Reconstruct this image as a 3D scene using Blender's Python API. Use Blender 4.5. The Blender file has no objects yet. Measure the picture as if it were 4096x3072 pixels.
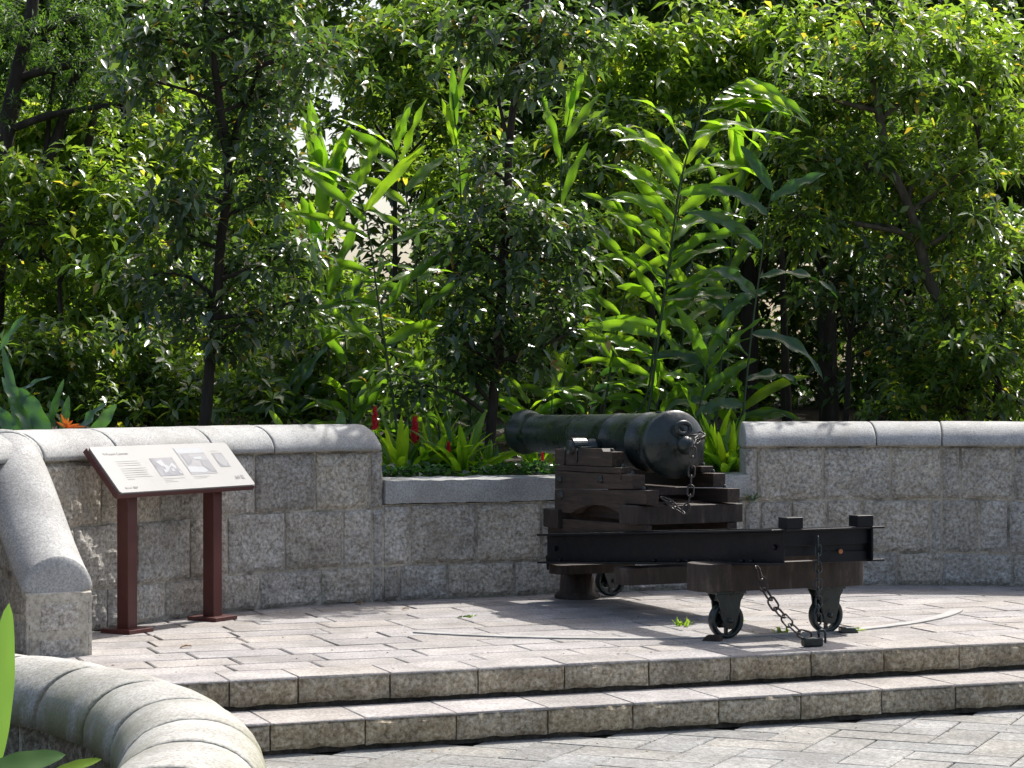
import bpy, math, random
import numpy as np
from mathutils import Vector, noise as mnoise
R = math.radians
scene = bpy.context.scene
COL = scene.collection

# ------------------------------------------------------------------ camera
F_PX = 2200.0; HOR = 389.0; HC = 1.4
cam_d = bpy.data.cameras.new('camera'); cam = bpy.data.objects.new('camera', cam_d); COL.objects.link(cam)
cam.location = (0, 0, HC); cam.rotation_euler = (R(90), 0, 0)
cam_d.sensor_width = 36.0; cam_d.lens = 36.0 * F_PX / 1024.0
cam_d.shift_y = (HOR - 384.0) / 1024.0
cam_d.clip_end = 2000
scene.camera = cam

# ------------------------------------------------------------------ light
SUN_EL = 53.5; SUN_AZ = 34.5            # azimuth clockwise from +Y
w = bpy.data.worlds.new('World'); scene.world = w; w.use_nodes = True
nt = w.node_tree; bg = nt.nodes['Background']
sky = nt.nodes.new('ShaderNodeTexSky'); sky.sky_type = 'NISHITA'; sky.sun_disc = False
sky.sun_elevation = R(SUN_EL); sky.sun_rotation = R(SUN_AZ); sky.dust_density = 4.5; sky.air_density = 1.0; sky.ozone_density = 0.6
nt.links.new(sky.outputs[0], bg.inputs[0]); bg.inputs[1].default_value = 0.14
sd = bpy.data.lights.new('sun', 'SUN'); sd.energy = 4.0; sd.angle = R(0.5); sd.color = (1, 0.97, 0.93)
sun = bpy.data.objects.new('sun', sd); COL.objects.link(sun)
to_sun = Vector((math.sin(R(SUN_AZ)) * math.cos(R(SUN_EL)), math.cos(R(SUN_AZ)) * math.cos(R(SUN_EL)), math.sin(R(SUN_EL))))
sun.rotation_euler = to_sun.to_track_quat('Z', 'Y').to_euler(); sun.location = (5, 5, 12)
scene.view_settings.view_transform = 'Standard'; scene.view_settings.look = 'None'
scene.view_settings.exposure = 0.68; scene.view_settings.gamma = 1
scene.cycles.max_bounces = 8; scene.cycles.transparent_max_bounces = 4; scene.cycles.diffuse_bounces = 4

# ------------------------------------------------------------------ helpers
def tag(o, label=None, cat=None, group=None, kind=None):
    if label: o['label'] = label
    if cat: o['category'] = cat
    if group: o['group'] = group
    if kind: o['kind'] = kind
    return o
def empty(name, loc=(0, 0, 0), rz=0.0, label=None, cat=None, group=None):
    o = bpy.data.objects.new(name, None); COL.objects.link(o); o.location = loc; o.rotation_euler = (0, 0, rz)
    o.empty_display_size = 0.1
    return tag(o, label, cat, group)
def pix(px, py, d):                      # a photo pixel (1024 wide) at depth d
    return Vector(((px - 512) / F_PX * d, d, HC - (py - HOR) / F_PX * d))

class MB:
    def __init__(s): s.v = []; s.f = []; s.sm = []
    def add(s, vs, fs, smooth=False):
        b = len(s.v); s.v.extend([tuple(p) for p in vs]); s.f.extend([tuple(i + b for i in q) for q in fs]); s.sm.extend([smooth] * len(fs)); return s
    def build(s, name, m, parent=None, bevel=0.0, seg=2):
        me = bpy.data.meshes.new(name); me.from_pydata(s.v, [], s.f); me.update()
        me.polygons.foreach_set('use_smooth', s.sm)
        if m: me.materials.append(m)
        o = bpy.data.objects.new(name, me); COL.objects.link(o)
        if parent: o.parent = parent
        if bevel > 0:
            md = o.modifiers.new('bev', 'BEVEL'); md.width = bevel; md.segments = seg; md.limit_method = 'ANGLE'; md.angle_limit = R(40)
            md.harden_normals = False
        return o
    def box(s, c, d, rz=0.0, ax=None):
        x, y, z = d[0] / 2, d[1] / 2, d[2] / 2; vs = []
        for k in (-1, 1):
            for (i, j) in ((-1, -1), (1, -1), (1, 1), (-1, 1)):
                px, py = i * x, j * y
                vs.append((c[0] + px * math.cos(rz) - py * math.sin(rz), c[1] + px * math.sin(rz) + py * math.cos(rz), c[2] + k * z))
        return s.add(vs, [(3, 2, 1, 0), (4, 5, 6, 7), (0, 1, 5, 4), (1, 2, 6, 5), (2, 3, 7, 6), (3, 0, 4, 7)])
    def prism(s, pts, dirv, smooth=False):   # polygon (3d pts) extruded by dirv
        n = len(pts); d = Vector(dirv)
        a = [Vector(p) for p in pts]; b = [p + d for p in a]
        fs = [tuple(range(n))[::-1], tuple(range(n, 2 * n))] + [(i, (i + 1) % n, n + (i + 1) % n, n + i) for i in range(n)]
        return s.add(a + b, fs, smooth)
    def tube(s, pts, rad, n=10, cap=True):
        pts = [Vector(p) for p in pts]; m = len(pts)
        if not hasattr(rad, '__len__'): rad = [rad] * m
        t0 = (pts[1] - pts[0]).normalized(); up = Vector((0, 0, 1)) if abs(t0.z) < .9 else Vector((1, 0, 0))
        nrm = t0.cross(up).normalized(); vs = []; fs = []
        for i, p in enumerate(pts):
            t = (pts[min(i + 1, m - 1)] - pts[max(i - 1, 0)]).normalized()
            nrm = (nrm - t * nrm.dot(t)).normalized(); bn = t.cross(nrm)
            for k in range(n):
                a = 2 * math.pi * k / n; vs.append(p + (nrm * math.cos(a) + bn * math.sin(a)) * rad[i])
        for i in range(m - 1):
            for k in range(n):
                fs.append((i * n + k, i * n + (k + 1) % n, (i + 1) * n + (k + 1) % n, (i + 1) * n + k))
        s.add(vs, fs, True)
        if cap:
            b = len(s.v) - len(vs)
            s.f.append(tuple(b + k for k in range(n))[::-1]); s.sm.append(False)
            s.f.append(tuple(b + (m - 1) * n + k for k in range(n))); s.sm.append(False)
        return s
    def lathe(s, prof, o, ax, n=48):          # prof [(t, r)] along axis ax from o
        o = Vector(o); ax = Vector(ax).normalized(); up = Vector((0, 0, 1)) if abs(ax.z) < .9 else Vector((1, 0, 0))
        e1 = ax.cross(up).normalized(); e2 = ax.cross(e1); vs = []; fs = []
        for (t, r) in prof:
            for k in range(n):
                a = 2 * math.pi * k / n; vs.append(o + ax * t + (e1 * math.cos(a) + e2 * math.sin(a)) * max(r, 1e-4))
        for i in range(len(prof) - 1):
            for k in range(n):
                fs.append((i * n + k, i * n + (k + 1) % n, (i + 1) * n + (k + 1) % n, (i + 1) * n + k))
        return s.add(vs, fs, True)
    def ball(s, c, r, n=14, sc=(1, 1, 1)):
        vs = []; fs = []
        for i in range(n + 1):
            th = math.pi * i / n
            for k in range(n * 2):
                a = math.pi * k / n
                vs.append((c[0] + r * sc[0] * math.sin(th) * math.cos(a), c[1] + r * sc[1] * math.sin(th) * math.sin(a), c[2] + r * sc[2] * math.cos(th)))
        m = n * 2
        for i in range(n):
            for k in range(m): fs.append((i * m + k, (i + 1) * m + k, (i + 1) * m + (k + 1) % m, i * m + (k + 1) % m))
        return s.add(vs, fs, True)

# ------------------------------------------------------------------ materials
def newmat(name):
    m = bpy.data.materials.new(name); m.use_nodes = True
    return m, m.node_tree.nodes, m.node_tree.links, m.node_tree.nodes['Principled BSDF']
def ramp(nodes, stops):
    r = nodes.new('ShaderNodeValToRGB'); el = r.color_ramp.elements
    el[0].position = stops[0][0]; el[0].color = (*stops[0][1], 1); el[1].position = stops[-1][0]; el[1].color = (*stops[-1][1], 1)
    for p, c in stops[1:-1]:
        e = el.new(p); e.color = (*c, 1)
    return r
def noise_n(nodes, links, scale, detail=6, rough=.6, coord=None, sc=None):
    n = nodes.new('ShaderNodeTexNoise'); n.inputs['Scale'].default_value = scale; n.inputs['Detail'].default_value = detail; n.inputs['Roughness'].default_value = rough
    if coord is None:
        coord = nodes.new('ShaderNodeTexCoord').outputs['Object']
    if sc:
        mp = nodes.new('ShaderNodeMapping'); mp.inputs['Scale'].default_value = sc; links.new(coord, mp.inputs[0]); coord = mp.outputs[0]
    links.new(coord, n.inputs['Vector']); return n
def mixc(nodes, links, a, b, fac, mode='MIX'):
    m = nodes.new('ShaderNodeMix'); m.data_type = 'RGBA'; m.blend_type = mode
    for src, i in ((a, 6), (b, 7)):
        if hasattr(src, 'links'): links.new(src, m.inputs[i])
        else: m.inputs[i].default_value = (*src, 1)
    if hasattr(fac, 'links'): links.new(fac, m.inputs[0])
    else: m.inputs[0].default_value = fac
    return m.outputs[2]
def stone(name, dark, mid, light, grain=55, bump=.6, bdist=.006, rough=.85, var=.25, stain=None, stain_amt=.5, stain_scale=2.5, coarse=22, mottle=.3):
    m, N, L, P = newmat(name)
    n1 = noise_n(N, L, grain, 5, .7); r1 = ramp(N, [(.33, dark), (.5, mid), (.66, light)]); L.new(n1.outputs[0], r1.inputs[0])
    n2 = noise_n(N, L, 3.2, 5, .65); r2 = ramp(N, [(.3, (1 - mottle,) * 3), (.7, (1 + mottle * .4,) * 3)]); L.new(n2.outputs[0], r2.inputs[0])
    c = mixc(N, L, r1.outputs[0], r2.outputs[0], 1.0, 'MULTIPLY')
    g = N.new('ShaderNodeNewGeometry'); rr = ramp(N, [(0, (1 - var,) * 3), (.35, (1 + var * .2, 1 + var * .05, 1 - var * .25)), (.7, (1 - var * .3, 1 - var * .25, 1 - var * .2)), (1, (1 + var * .5, 1 + var * .42, 1 + var * .3))]); L.new(g.outputs['Random Per Island'], rr.inputs[0])
    c = mixc(N, L, c, rr.outputs[0], 1.0, 'MULTIPLY')
    if stain:
        n3 = noise_n(N, L, stain_scale, 6, .7); r3 = ramp(N, [(.5, (0, 0, 0)), (.72, (1, 1, 1))]); L.new(n3.outputs[0], r3.inputs[0])
        f = N.new('ShaderNodeMath'); f.operation = 'MULTIPLY'; f.inputs[1].default_value = stain_amt; L.new(r3.outputs[0], f.inputs[0])
        c = mixc(N, L, c, stain, f.outputs[0])
    L.new(c, P.inputs['Base Color']); P.inputs['Roughness'].default_value = rough; P.inputs['Specular IOR Level'].default_value = .3
    nb = noise_n(N, L, coarse, 6, .75); b = N.new('ShaderNodeBump'); b.inputs['Strength'].default_value = bump; b.inputs['Distance'].default_value = bdist
    L.new(nb.outputs[0], b.inputs['Height']); L.new(b.outputs[0], P.inputs['Normal'])
    return m
GRANITE = stone('rough_granite', (.21, .19, .16), (.50, .47, .42), (.78, .75, .69), grain=46, bump=1.0, bdist=.018, stain=(.25, .205, .14), stain_amt=.45, coarse=42, var=.26, mottle=.25)
GRANITE_B = stone('damp_granite', (.11, .09, .06), (.29, .25, .18), (.54, .49, .40), grain=42, bump=.9, bdist=.02, stain=(.12, .085, .04), stain_amt=.7, coarse=26, var=.35, mottle=.45)
GRANITE_S = stone('step_granite', (.17, .135, .09), (.42, .36, .26), (.66, .59, .46), grain=46, bump=.9, bdist=.014, stain=(.13, .09, .045), stain_amt=.6, stain_scale=4, coarse=28, var=.28, mottle=.4)
COPING = stone('dressed_granite', (.24, .24, .228), (.385, .383, .37), (.51, .51, .495), grain=90, bump=.4, bdist=.004, rough=.75, stain=(.22, .205, .17), stain_amt=.6, stain_scale=2.2, coarse=60, var=.16, mottle=.30)
MORTAR = stone('mortar', (.30, .275, .225), (.52, .475, .395), (.64, .60, .52), grain=40, bump=.5, bdist=.006, stain=(.03, .026, .02), stain_amt=1.0, stain_scale=2.6)  # pale mortar; its dark stain also stands in for joint shadow lines
PAVER = stone('paving_stone', (.20, .186, .177), (.33, .313, .302), (.445, .426, .415), grain=60, bump=.6, bdist=.008, stain=(.15, .138, .12), stain_amt=.6, stain_scale=2.4, coarse=34, var=.2, mottle=.32)
PAVER_G = stone('grey_paving_stone', (.14, .14, .132), (.255, .255, .245), (.37, .37, .355), grain=55, bump=.6, bdist=.008, stain=(.13, .125, .105), stain_amt=.55, stain_scale=1.3, coarse=32, var=.22, mottle=.35)
JOINT = stone('joint_dirt_and_shade', (.03, .027, .022), (.065, .058, .048), (.12, .105, .085), grain=30, bump=.4)  # dark joint dirt, also the painted shade under the step risers
# mossy coping: greenish growth low on the inner side
def mossy():
    m = stone('mossy_dressed_granite', (.24, .235, .21), (.40, .392, .365), (.53, .525, .495), grain=80, bump=.5, bdist=.005, rough=.8, coarse=50, var=.22, mottle=.35, stain=(.17, .16, .12), stain_amt=.5, stain_scale=3)
    N, L = m.node_tree.nodes, m.node_tree.links; P = N['Principled BSDF']
    src = P.inputs['Base Color'].links[0].from_socket
    tc = N.new('ShaderNodeTexCoord'); sx = N.new('ShaderNodeSeparateXYZ'); L.new(tc.outputs['Object'], sx.inputs[0])
    mr = N.new('ShaderNodeMapRange'); mr.inputs[1].default_value = .33; mr.inputs[2].default_value = .17; L.new(sx.outputs[2], mr.inputs[0])
    n = noise_n(N, L, 5, 6, .7, sc=(1, 1, .35)); rn = ramp(N, [(.36, (0, 0, 0)), (.56, (1, 1, 1))]); L.new(n.outputs[0], rn.inputs[0])
    mu = N.new('ShaderNodeMath'); mu.operation = 'MULTIPLY'; L.new(mr.outputs[0], mu.inputs[0]); L.new(rn.outputs[0], mu.inputs[1])
    mv = N.new('ShaderNodeMath'); mv.operation = 'MULTIPLY'; mv.inputs[1].default_value = .8; L.new(mu.outputs[0], mv.inputs[0])
    L.new(mixc(N, L, src, (.15, .155, .055), mv.outputs[0]), P.inputs['Base Color'])
    return m
MOSSY = mossy()

def wood(name, a, b, c, sc=(2, 30, 30), rough=.6):
    m, N, L, P = newmat(name)
    n = noise_n(N, L, 1.6, 8, .7, sc=sc); r = ramp(N, [(.3, a), (.55, b), (.75, c)]); L.new(n.outputs[0], r.inputs[0])
    n2 = noise_n(N, L, 4, 5, .6); r2 = ramp(N, [(.35, (.65,) * 3), (.7, (1.15,) * 3)]); L.new(n2.outputs[0], r2.inputs[0])
    L.new(mixc(N, L, r.outputs[0], r2.outputs[0], 1.0, 'MULTIPLY'), P.inputs['Base Color'])
    P.inputs['Roughness'].default_value = rough; P.inputs['Specular IOR Level'].default_value = .35
    bp = N.new('ShaderNodeBump'); bp.inputs['Strength'].default_value = .5; bp.inputs['Distance'].default_value = .004
    L.new(n.outputs[0], bp.inputs['Height']); L.new(bp.outputs[0], P.inputs['Normal'])
    return m
WOOD = wood('oiled_teak', (.018, .011, .008), (.055, .035, .025), (.12, .082, .060))
WOOD_END = wood('weathered_teak', (.014, .010, .008), (.040, .028, .022), (.12, .09, .072), sc=(12, 12, 3))
BARK = wood('bark', (.018, .014, .010), (.045, .036, .026), (.09, .075, .055), sc=(10, 10, 2), rough=.9)
BARK_L = wood('pale_bark', (.05, .04, .028), (.10, .085, .06), (.18, .15, .11), sc=(10, 10, 2), rough=.9)

def paint(name, base, alt, rough=.35, bump=.3, amt=.5, scale=9, spec=.5, bscale=60, rust=None):
    m, N, L, P = newmat(name)
    n = noise_n(N, L, scale, 7, .7); r = ramp(N, [(.4, base), (.7, alt)]); L.new(n.outputs[0], r.inputs[0])
    c = r.outputs[0]
    if rust:
        n3 = noise_n(N, L, 26, 6, .75); r3 = ramp(N, [(.66, (0, 0, 0)), (.72, (1, 1, 1))]); L.new(n3.outputs[0], r3.inputs[0])
        c = mixc(N, L, c, rust, r3.outputs[0])
    L.new(c, P.inputs['Base Color'])
    r2 = ramp(N, [(.3, (rough * .7,) * 3), (.7, (min(1, rough * 1.4),) * 3)]); L.new(n.outputs[0], r2.inputs[0]); L.new(r2.outputs[0], P.inputs['Roughness'])
    P.inputs['Specular IOR Level'].default_value = spec
    nb = noise_n(N, L, bscale, 4, .6); b = N.new('ShaderNodeBump'); b.inputs['Strength'].default_value = bump; b.inputs['Distance'].default_value = .004
    L.new(nb.outputs[0], b.inputs['Height']); L.new(b.outputs[0], P.inputs['Normal'])
    return m
IRON = paint('black_painted_iron', (.009, .014, .014), (.022, .033, .031), rough=.30, bump=.9, bscale=22, rust=(.05, .045, .04))
BEAM = paint('black_painted_steel', (.0035, .004, .006), (.007, .008, .012), spec=.25, rough=.42, bump=.3, rust=(.05, .035, .03))
CHAIN = paint('rusty_chain_iron', (.02, .016, .014), (.07, .05, .042), rough=.45, scale=30)
RUST = paint('rust', (.30, .11, .04), (.42, .18, .07), rough=.8, scale=40)
MAROON = paint('maroon_paint', (.065, .014, .012), (.09, .024, .020), rough=.42, bump=.5, bscale=160, scale=4)
PANEL = paint('white_panel_print', (.30, .295, .28), (.335, .33, .315), rough=.5, bump=0, scale=1.5, spec=.25)
INK_L = paint('pale_grey_print', (.19, .19, .185), (.22, .22, .21), rough=.5, bump=0)
INK = paint('grey_print', (.11, .115, .115), (.14, .14, .14), rough=.5, bump=0)
PIC_D = paint('dark_photo_print', (.075, .08, .10), (.12, .125, .15), rough=.5, bump=0, scale=14)
PIC_L = paint('light_photo_print', (.20, .215, .235), (.28, .295, .31), rough=.5, bump=0, scale=22)
PIC_M = paint('mid_photo_print', (.12, .125, .14), (.19, .19, .20), rough=.5, bump=0, scale=22)
RAILM = paint('worn_steel', (.24, .235, .225), (.38, .375, .36), rough=.6, bump=.3, scale=6)
SOIL = stone('soil', (.018, .013, .008), (.045, .033, .02), (.09, .068, .045), grain=20, bump=1, bdist=.02)
DEADLEAF = paint('dry_leaf', (.32, .2, .1), (.52, .42, .26), rough=.7, scale=20)

def leaf(name, stops, trans, tfac=.4, rough=.3, spec=.5, dull=False):
    m, N, L, P = newmat(name)
    g = N.new('ShaderNodeNewGeometry'); r = ramp(N, stops); L.new(g.outputs['Random Per Island'], r.inputs[0])
    L.new(r.outputs[0], P.inputs['Base Color']); P.inputs['Roughness'].default_value = rough; P.inputs['Specular IOR Level'].default_value = spec
    t = N.new('ShaderNodeBsdfTranslucent')
    rt = ramp(N, [(p, tuple(a * b for a, b in zip(c, trans))) for p, c in stops]); L.new(g.outputs['Random Per Island'], rt.inputs[0])
    L.new(rt.outputs[0], t.inputs[0])
    mx = N.new('ShaderNodeMixShader'); mx.inputs[0].default_value = tfac
    L.new(P.outputs[0], mx.inputs[1]); L.new(t.outputs[0], mx.inputs[2])
    out = [n for n in N if n.type == 'OUTPUT_MATERIAL'][0]; L.new(mx.outputs[0], out.inputs[0])
    return m
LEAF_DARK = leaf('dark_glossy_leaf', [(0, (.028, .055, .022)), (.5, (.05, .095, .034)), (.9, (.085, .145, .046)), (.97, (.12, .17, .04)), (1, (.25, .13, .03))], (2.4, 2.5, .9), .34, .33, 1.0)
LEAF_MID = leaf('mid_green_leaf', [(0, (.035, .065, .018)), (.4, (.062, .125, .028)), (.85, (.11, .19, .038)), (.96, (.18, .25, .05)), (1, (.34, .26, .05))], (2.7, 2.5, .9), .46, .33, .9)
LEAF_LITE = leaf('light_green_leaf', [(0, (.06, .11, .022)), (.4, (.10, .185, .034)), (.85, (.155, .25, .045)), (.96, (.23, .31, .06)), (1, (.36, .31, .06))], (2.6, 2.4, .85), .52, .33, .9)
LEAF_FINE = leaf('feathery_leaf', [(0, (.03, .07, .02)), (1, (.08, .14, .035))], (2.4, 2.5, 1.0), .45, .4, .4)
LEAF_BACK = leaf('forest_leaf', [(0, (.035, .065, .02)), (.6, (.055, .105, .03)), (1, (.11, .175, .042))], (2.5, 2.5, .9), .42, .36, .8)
LEAF_GING = leaf('ginger_leaf', [(0, (.05, .115, .02)), (.5, (.085, .17, .026)), (.85, (.13, .22, .03)), (.97, (.15, .24, .035)), (1, (.22, .28, .04))], (3.7, 3.5, .8), .62, .24, .6)
def veins(m):
    N, L = m.node_tree.nodes, m.node_tree.links; P = N['Principled BSDF']; T = [x for x in N if x.type == 'BSDF_TRANSLUCENT'][0]
    for tgt in (P.inputs['Base Color'], T.inputs[0]):
        src = tgt.links[0].from_socket; n1 = noise_n(N, L, 7, 4, .6); r1 = ramp(N, [(.3, (.72, .78, .7)), (.7, (1.15, 1.1, 1.1))]); L.new(n1.outputs[0], r1.inputs[0])
        n2 = noise_n(N, L, 30, 5, .7); r2 = ramp(N, [(.66, (0, 0, 0)), (.74, (1, 1, 1))]); L.new(n2.outputs[0], r2.inputs[0])
        L.new(mixc(N, L, mixc(N, L, src, r1.outputs[0], 1.0, 'MULTIPLY'), (.22, .15, .05), r2.outputs[0]), tgt)
    nb = noise_n(N, L, 60, 3, .6); b = N.new('ShaderNodeBump'); b.inputs['Strength'].default_value = .35; b.inputs['Distance'].default_value = .004
    L.new(nb.outputs[0], b.inputs['Height']); L.new(b.outputs[0], P.inputs['Normal'])
veins(LEAF_GING)
LEAF_GING_D = leaf('dark_ginger_leaf', [(0, (.03, .075, .022)), (1, (.055, .12, .03))], (2.2, 2.6, 1.0), .35, .25, .6)
LEAF_BROAD = leaf('broad_waxy_leaf', [(0, (.03, .075, .035)), (1, (.06, .125, .05))], (2.4, 2.8, .9), .35, .22, .7)
LEAF_LIME = leaf('lime_leaf', [(0, (.20, .36, .035)), (1, (.28, .42, .045))], (1.7, 1.7, .8), .5, .28, .5)
LEAF_PADDLE = leaf('pale_paddle_leaf', [(0, (.10, .20, .06)), (1, (.15, .27, .08))], (1.8, 1.8, .8), .45, .3, .5)
STEMG = paint('green_stem', (.02, .045, .015), (.035, .07, .02), rough=.4, scale=20, bump=0)
REDF = leaf('red_bract', [(0, (.42, .012, .025)), (1, (.60, .03, .05))], (1.3, 1.3, 1.3), .25, .4, .4)
ORANGEF = leaf('orange_petal', [(0, (.65, .12, .02)), (1, (.75, .25, .03))], (1.2, 1.2, 1.2), .3, .4, .4)

# ------------------------------------------------------------------ paths
class Path:
    skew = None
    def __init__(s, pts, closed=False):
        P = [Vector((p[0], p[1])) for p in pts]; P = [P[0] * 2 - P[1]] + P + [P[-1] * 2 - P[-2]]
        out = []
        for i in range(1, len(P) - 2):
            for k in range(40):
                t = k / 40; a, b, c, d = P[i - 1], P[i], P[i + 1], P[i + 2]
                out.append(.5 * ((2 * b) + (c - a) * t + (2 * a - 5 * b + 4 * c - d) * t * t + (3 * b - a - 3 * c + d) * t ** 3))
        out.append(P[-2]); s.p = np.array([tuple(q) for q in out])
        seg = np.hypot(*(s.p[1:] - s.p[:-1]).T); s.s = np.concatenate([[0], np.cumsum(seg)]); s.len = s.s[-1]
    def at(s, t):
        x = np.interp(t, s.s, s.p[:, 0]); y = np.interp(t, s.s, s.p[:, 1])
        e = .03; x0, y0 = np.interp(t - e, s.s, s.p[:, 0]), np.interp(t - e, s.s, s.p[:, 1]); x1, y1 = np.interp(t + e, s.s, s.p[:, 0]), np.interp(t + e, s.s, s.p[:, 1])
        n = math.hypot(x1 - x0, y1 - y0); N_ = Vector(((y1 - y0) / n, -(x1 - x0) / n))
        if s.skew is not None:
            k = math.exp(-abs(t - s.skew) / .35) if t > s.skew - .01 else math.exp(-abs(t - s.skew) / .08)
            N_ = (N_ * (1 - k) + Vector((.0, -1)) * k).normalized()
        return Vector((x, y)), N_
    def s_at_px(s, px):
        q = 512 + F_PX * s.p[:, 0] / s.p[:, 1]; i = int(np.argmin(abs(q - px))); return float(s.s[i])

def block(mb, path, s0, s1, z0, z1, thick, off=0.0, rough=.010, edge=.017, step=.022, gap=.0095, batter=0.0, ztop=None, seed=0):
    """one stone with a rough front; z1 may be a function of s"""
    f1 = z1 if callable(z1) else (lambda s: z1)
    s0 += gap; s1 -= gap; z0 += gap
    ns = max(2, int((s1 - s0) / step)); hz = max(f1(s0), f1(s1)) - gap - z0
    if hz < .02 or s1 - s0 < .02: return
    nz = max(2, int(hz / step)); vs = []; fs = []
    so = Vector((seed * 3.7 + s0 * 11, z0 * 7, seed * 1.3))
    for j in range(nz + 1):
        for i in range(ns + 1):
            s = s0 + (s1 - s0) * i / ns; zt = max(f1(s) - gap, z0 + .01); z = z0 + (zt - z0) * j / nz
            p, n = path.at(s)
            e = min(i / ns * (s1 - s0), (1 - i / ns) * (s1 - s0), j / nz * (zt - z0), (1 - j / nz) * (zt - z0))
            pil = min(1, e / .03)
            d = off + batter * z + edge * (math.sqrt(pil) - 1) + rough * 1.2 * mnoise.noise(Vector((s * 9, z * 9, seed)) + so) * (.4 + .6 * pil) + rough * .9 * mnoise.noise(Vector((s * 24, z * 24, seed)))
            jit = .009 * mnoise.noise(Vector((s * 12, z * 12, 5 + seed)))
            vs.append((p.x + n.x * d, p.y + n.y * d, z + jit))
    nf = len(vs); W = ns + 1
    for j in range(nz):
        for i in range(ns): fs.append((j * W + i, j * W + i + 1, (j + 1) * W + i + 1, (j + 1) * W + i))
    # back ring
    ring = [i for i in range(W)] + [j * W + ns for j in range(1, nz + 1)] + [nz * W + i for i in range(ns - 1, -1, -1)] + [j * W for j in range(nz - 1, 0, -1)]
    def sof(k): return (k % W) / ns * (s1 - s0) + s0
    back = []
    for k in ring:
        p, n = path.at(sof(k)); back.append(len(vs)); q = vs[k]; vs.append((p.x - n.x * thick, p.y - n.y * thick, q[2]))
    m = len(ring)
    for a in range(m):
        b = (a + 1) % m; fs.append((ring[b], ring[a], back[a], back[b]))
    fs.append(tuple(back))
    mb.add(vs, fs, False)

def core(path, s0, s1, z0, z1, thick, off=-.026, n=40):
    f1 = z1 if callable(z1) else (lambda s: z1)
    mb = MB(); vs = []; fs = []
    for i in range(n + 1):
        s = s0 + (s1 - s0) * i / n; p, nn = path.at(s)
        for (o, z) in ((off, z0), (off, f1(s)), (-thick + .014, f1(s)), (-thick + .014, z0)): vs.append((p.x + nn.x * o, p.y + nn.y * o, z))
    for i in range(n):
        for k in range(4): fs.append((i * 4 + k, (i + 1) * 4 + k, (i + 1) * 4 + (k + 1) % 4, i * 4 + (k + 1) % 4))
    fs.append((0, 1, 2, 3)); fs.append((n * 4 + 3, n * 4 + 2, n * 4 + 1, n * 4))
    return mb.add(vs, fs)

def coping(path, s0, s1, zb, h, wid, cen, mat, parent, zf=None, round0=0, round1=0, gap=.004, seed=0, vert=.0, pw=2.0, bulge=.0):
    """a coping stone following the path; profile is a flattened half round; cen = offset of its centre line"""
    s0 += gap; s1 -= gap; n = max(8, int((s1 - s0) / .03)); K = 18; mb = MB(); vs = []; fs = []
    # concentrate samples at the ends so the arris reads as slightly eased
    ts = [0, .004, .010] + [(.016 + (s1 - s0 - .032) * i / n) for i in range(n + 1)] + [s1 - s0 - .010, s1 - s0 - .004, s1 - s0]
    for t in ts:
        s = s0 + t; p, nn = path.at(s); base = zb if zf is None else zf(s)
        e = min(t, s1 - s0 - t); q = (1.0 - .025 * max(0, 1 - e / .012) ** 2) * (1 - bulge * abs(2 * t / (s1 - s0) - 1) ** 3); qr = 1.0
        if round0 and t < round0: qr = math.sqrt(max(.02, 1 - ((round0 - t) / round0) ** 2.2))
        if round1 and (s1 - s0 - t) < round1: qr = math.sqrt(max(.02, 1 - ((round1 - (s1 - s0 - t)) / round1) ** 2.2))
        for k in range(K + 1):
            a = math.pi * k / K; ca, sa = math.cos(a), math.sin(a)
            x = wid / 2 * math.copysign(abs(ca) ** (2 / pw), ca) * (q * (.55 + .45 * qr)); z = vert + (h - vert) * abs(sa) ** (2 / pw) * q * qr
            if k in (0, K): z = 0
            jit = .0025 * mnoise.noise(Vector((s * 6 + seed, k * .7, 3)))
            vs.append((p.x + nn.x * (cen + x + jit), p.y + nn.y * (cen + x + jit), base + z + jit))
    W = K + 1; m = len(ts)
    for i in range(m - 1):
        for k in range(K): fs.append((i * W + k, i * W + k + 1, (i + 1) * W + k + 1, (i + 1) * W + k))
        fs.append((i * W + K, i * W, (i + 1) * W, (i + 1) * W + K))
    mb.add(vs, fs, True)
    b = len(mb.v) - len(vs)
    mb.f.append(tuple(b + k for k in range(W))[::-1]); mb.sm.append(False)
    mb.f.append(tuple(b + (m - 1) * W + k for k in range(W))); mb.sm.append(False)
    return mb.build('coping_stone', mat, parent)

def filler(path, s0, s1, zb, h, wid, cen, parent, **k):
    o = coping(path, s0, s1, zb, h, wid, cen, JOINT, parent, **k); o.name = 'coping_joint'; return o
# ------------------------------------------------------------------ ground
STEP_E = Vector((.934, .358)); STEP_N = Vector((-.358, .934)); STEP_O = Vector((-1.26, 10.584))
def sp(a, b, z): q = STEP_O + STEP_E * a + STEP_N * b; return (q.x, q.y, z)
def sheet(name, z, a0, a1, b0, b1, m, kind='structure'):
    mb = MB(); mb.add([sp(a0, b0, z), sp(a1, b0, z), sp(a1, b1, z), sp(a0, b1, z)], [(0, 1, 2, 3)]); o = mb.build(name, m); tag(o, kind=kind); return o
g = MB(); g.add([(-300, -60, -.36), (300, -60, -.36), (300, 500, -.36), (-300, 500, -.36)], [(0, 1, 2, 3)]); o = g.build('ground', SOIL); tag(o, kind='structure')

wall_path = Path([(-3.35, 10.2), (-3.1, 11.1), (-2.68, 12.2), (-2.16, 13.16), (-1.60, 13.93), (-.94, 14.43), (-.248, 14.75), (.5, 15.08), (1.4, 15.40), (2.5, 15.66), (3.3, 15.62), (4.0, 15.45), (5.2, 14.9), (6.4, 14.0)])
WX = wall_path.p[:, 0]; WY = wall_path.p[:, 1]
def wall_y(x): return float(np.interp(x, WX[WX.argsort()], WY[WX.argsort()]))

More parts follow.
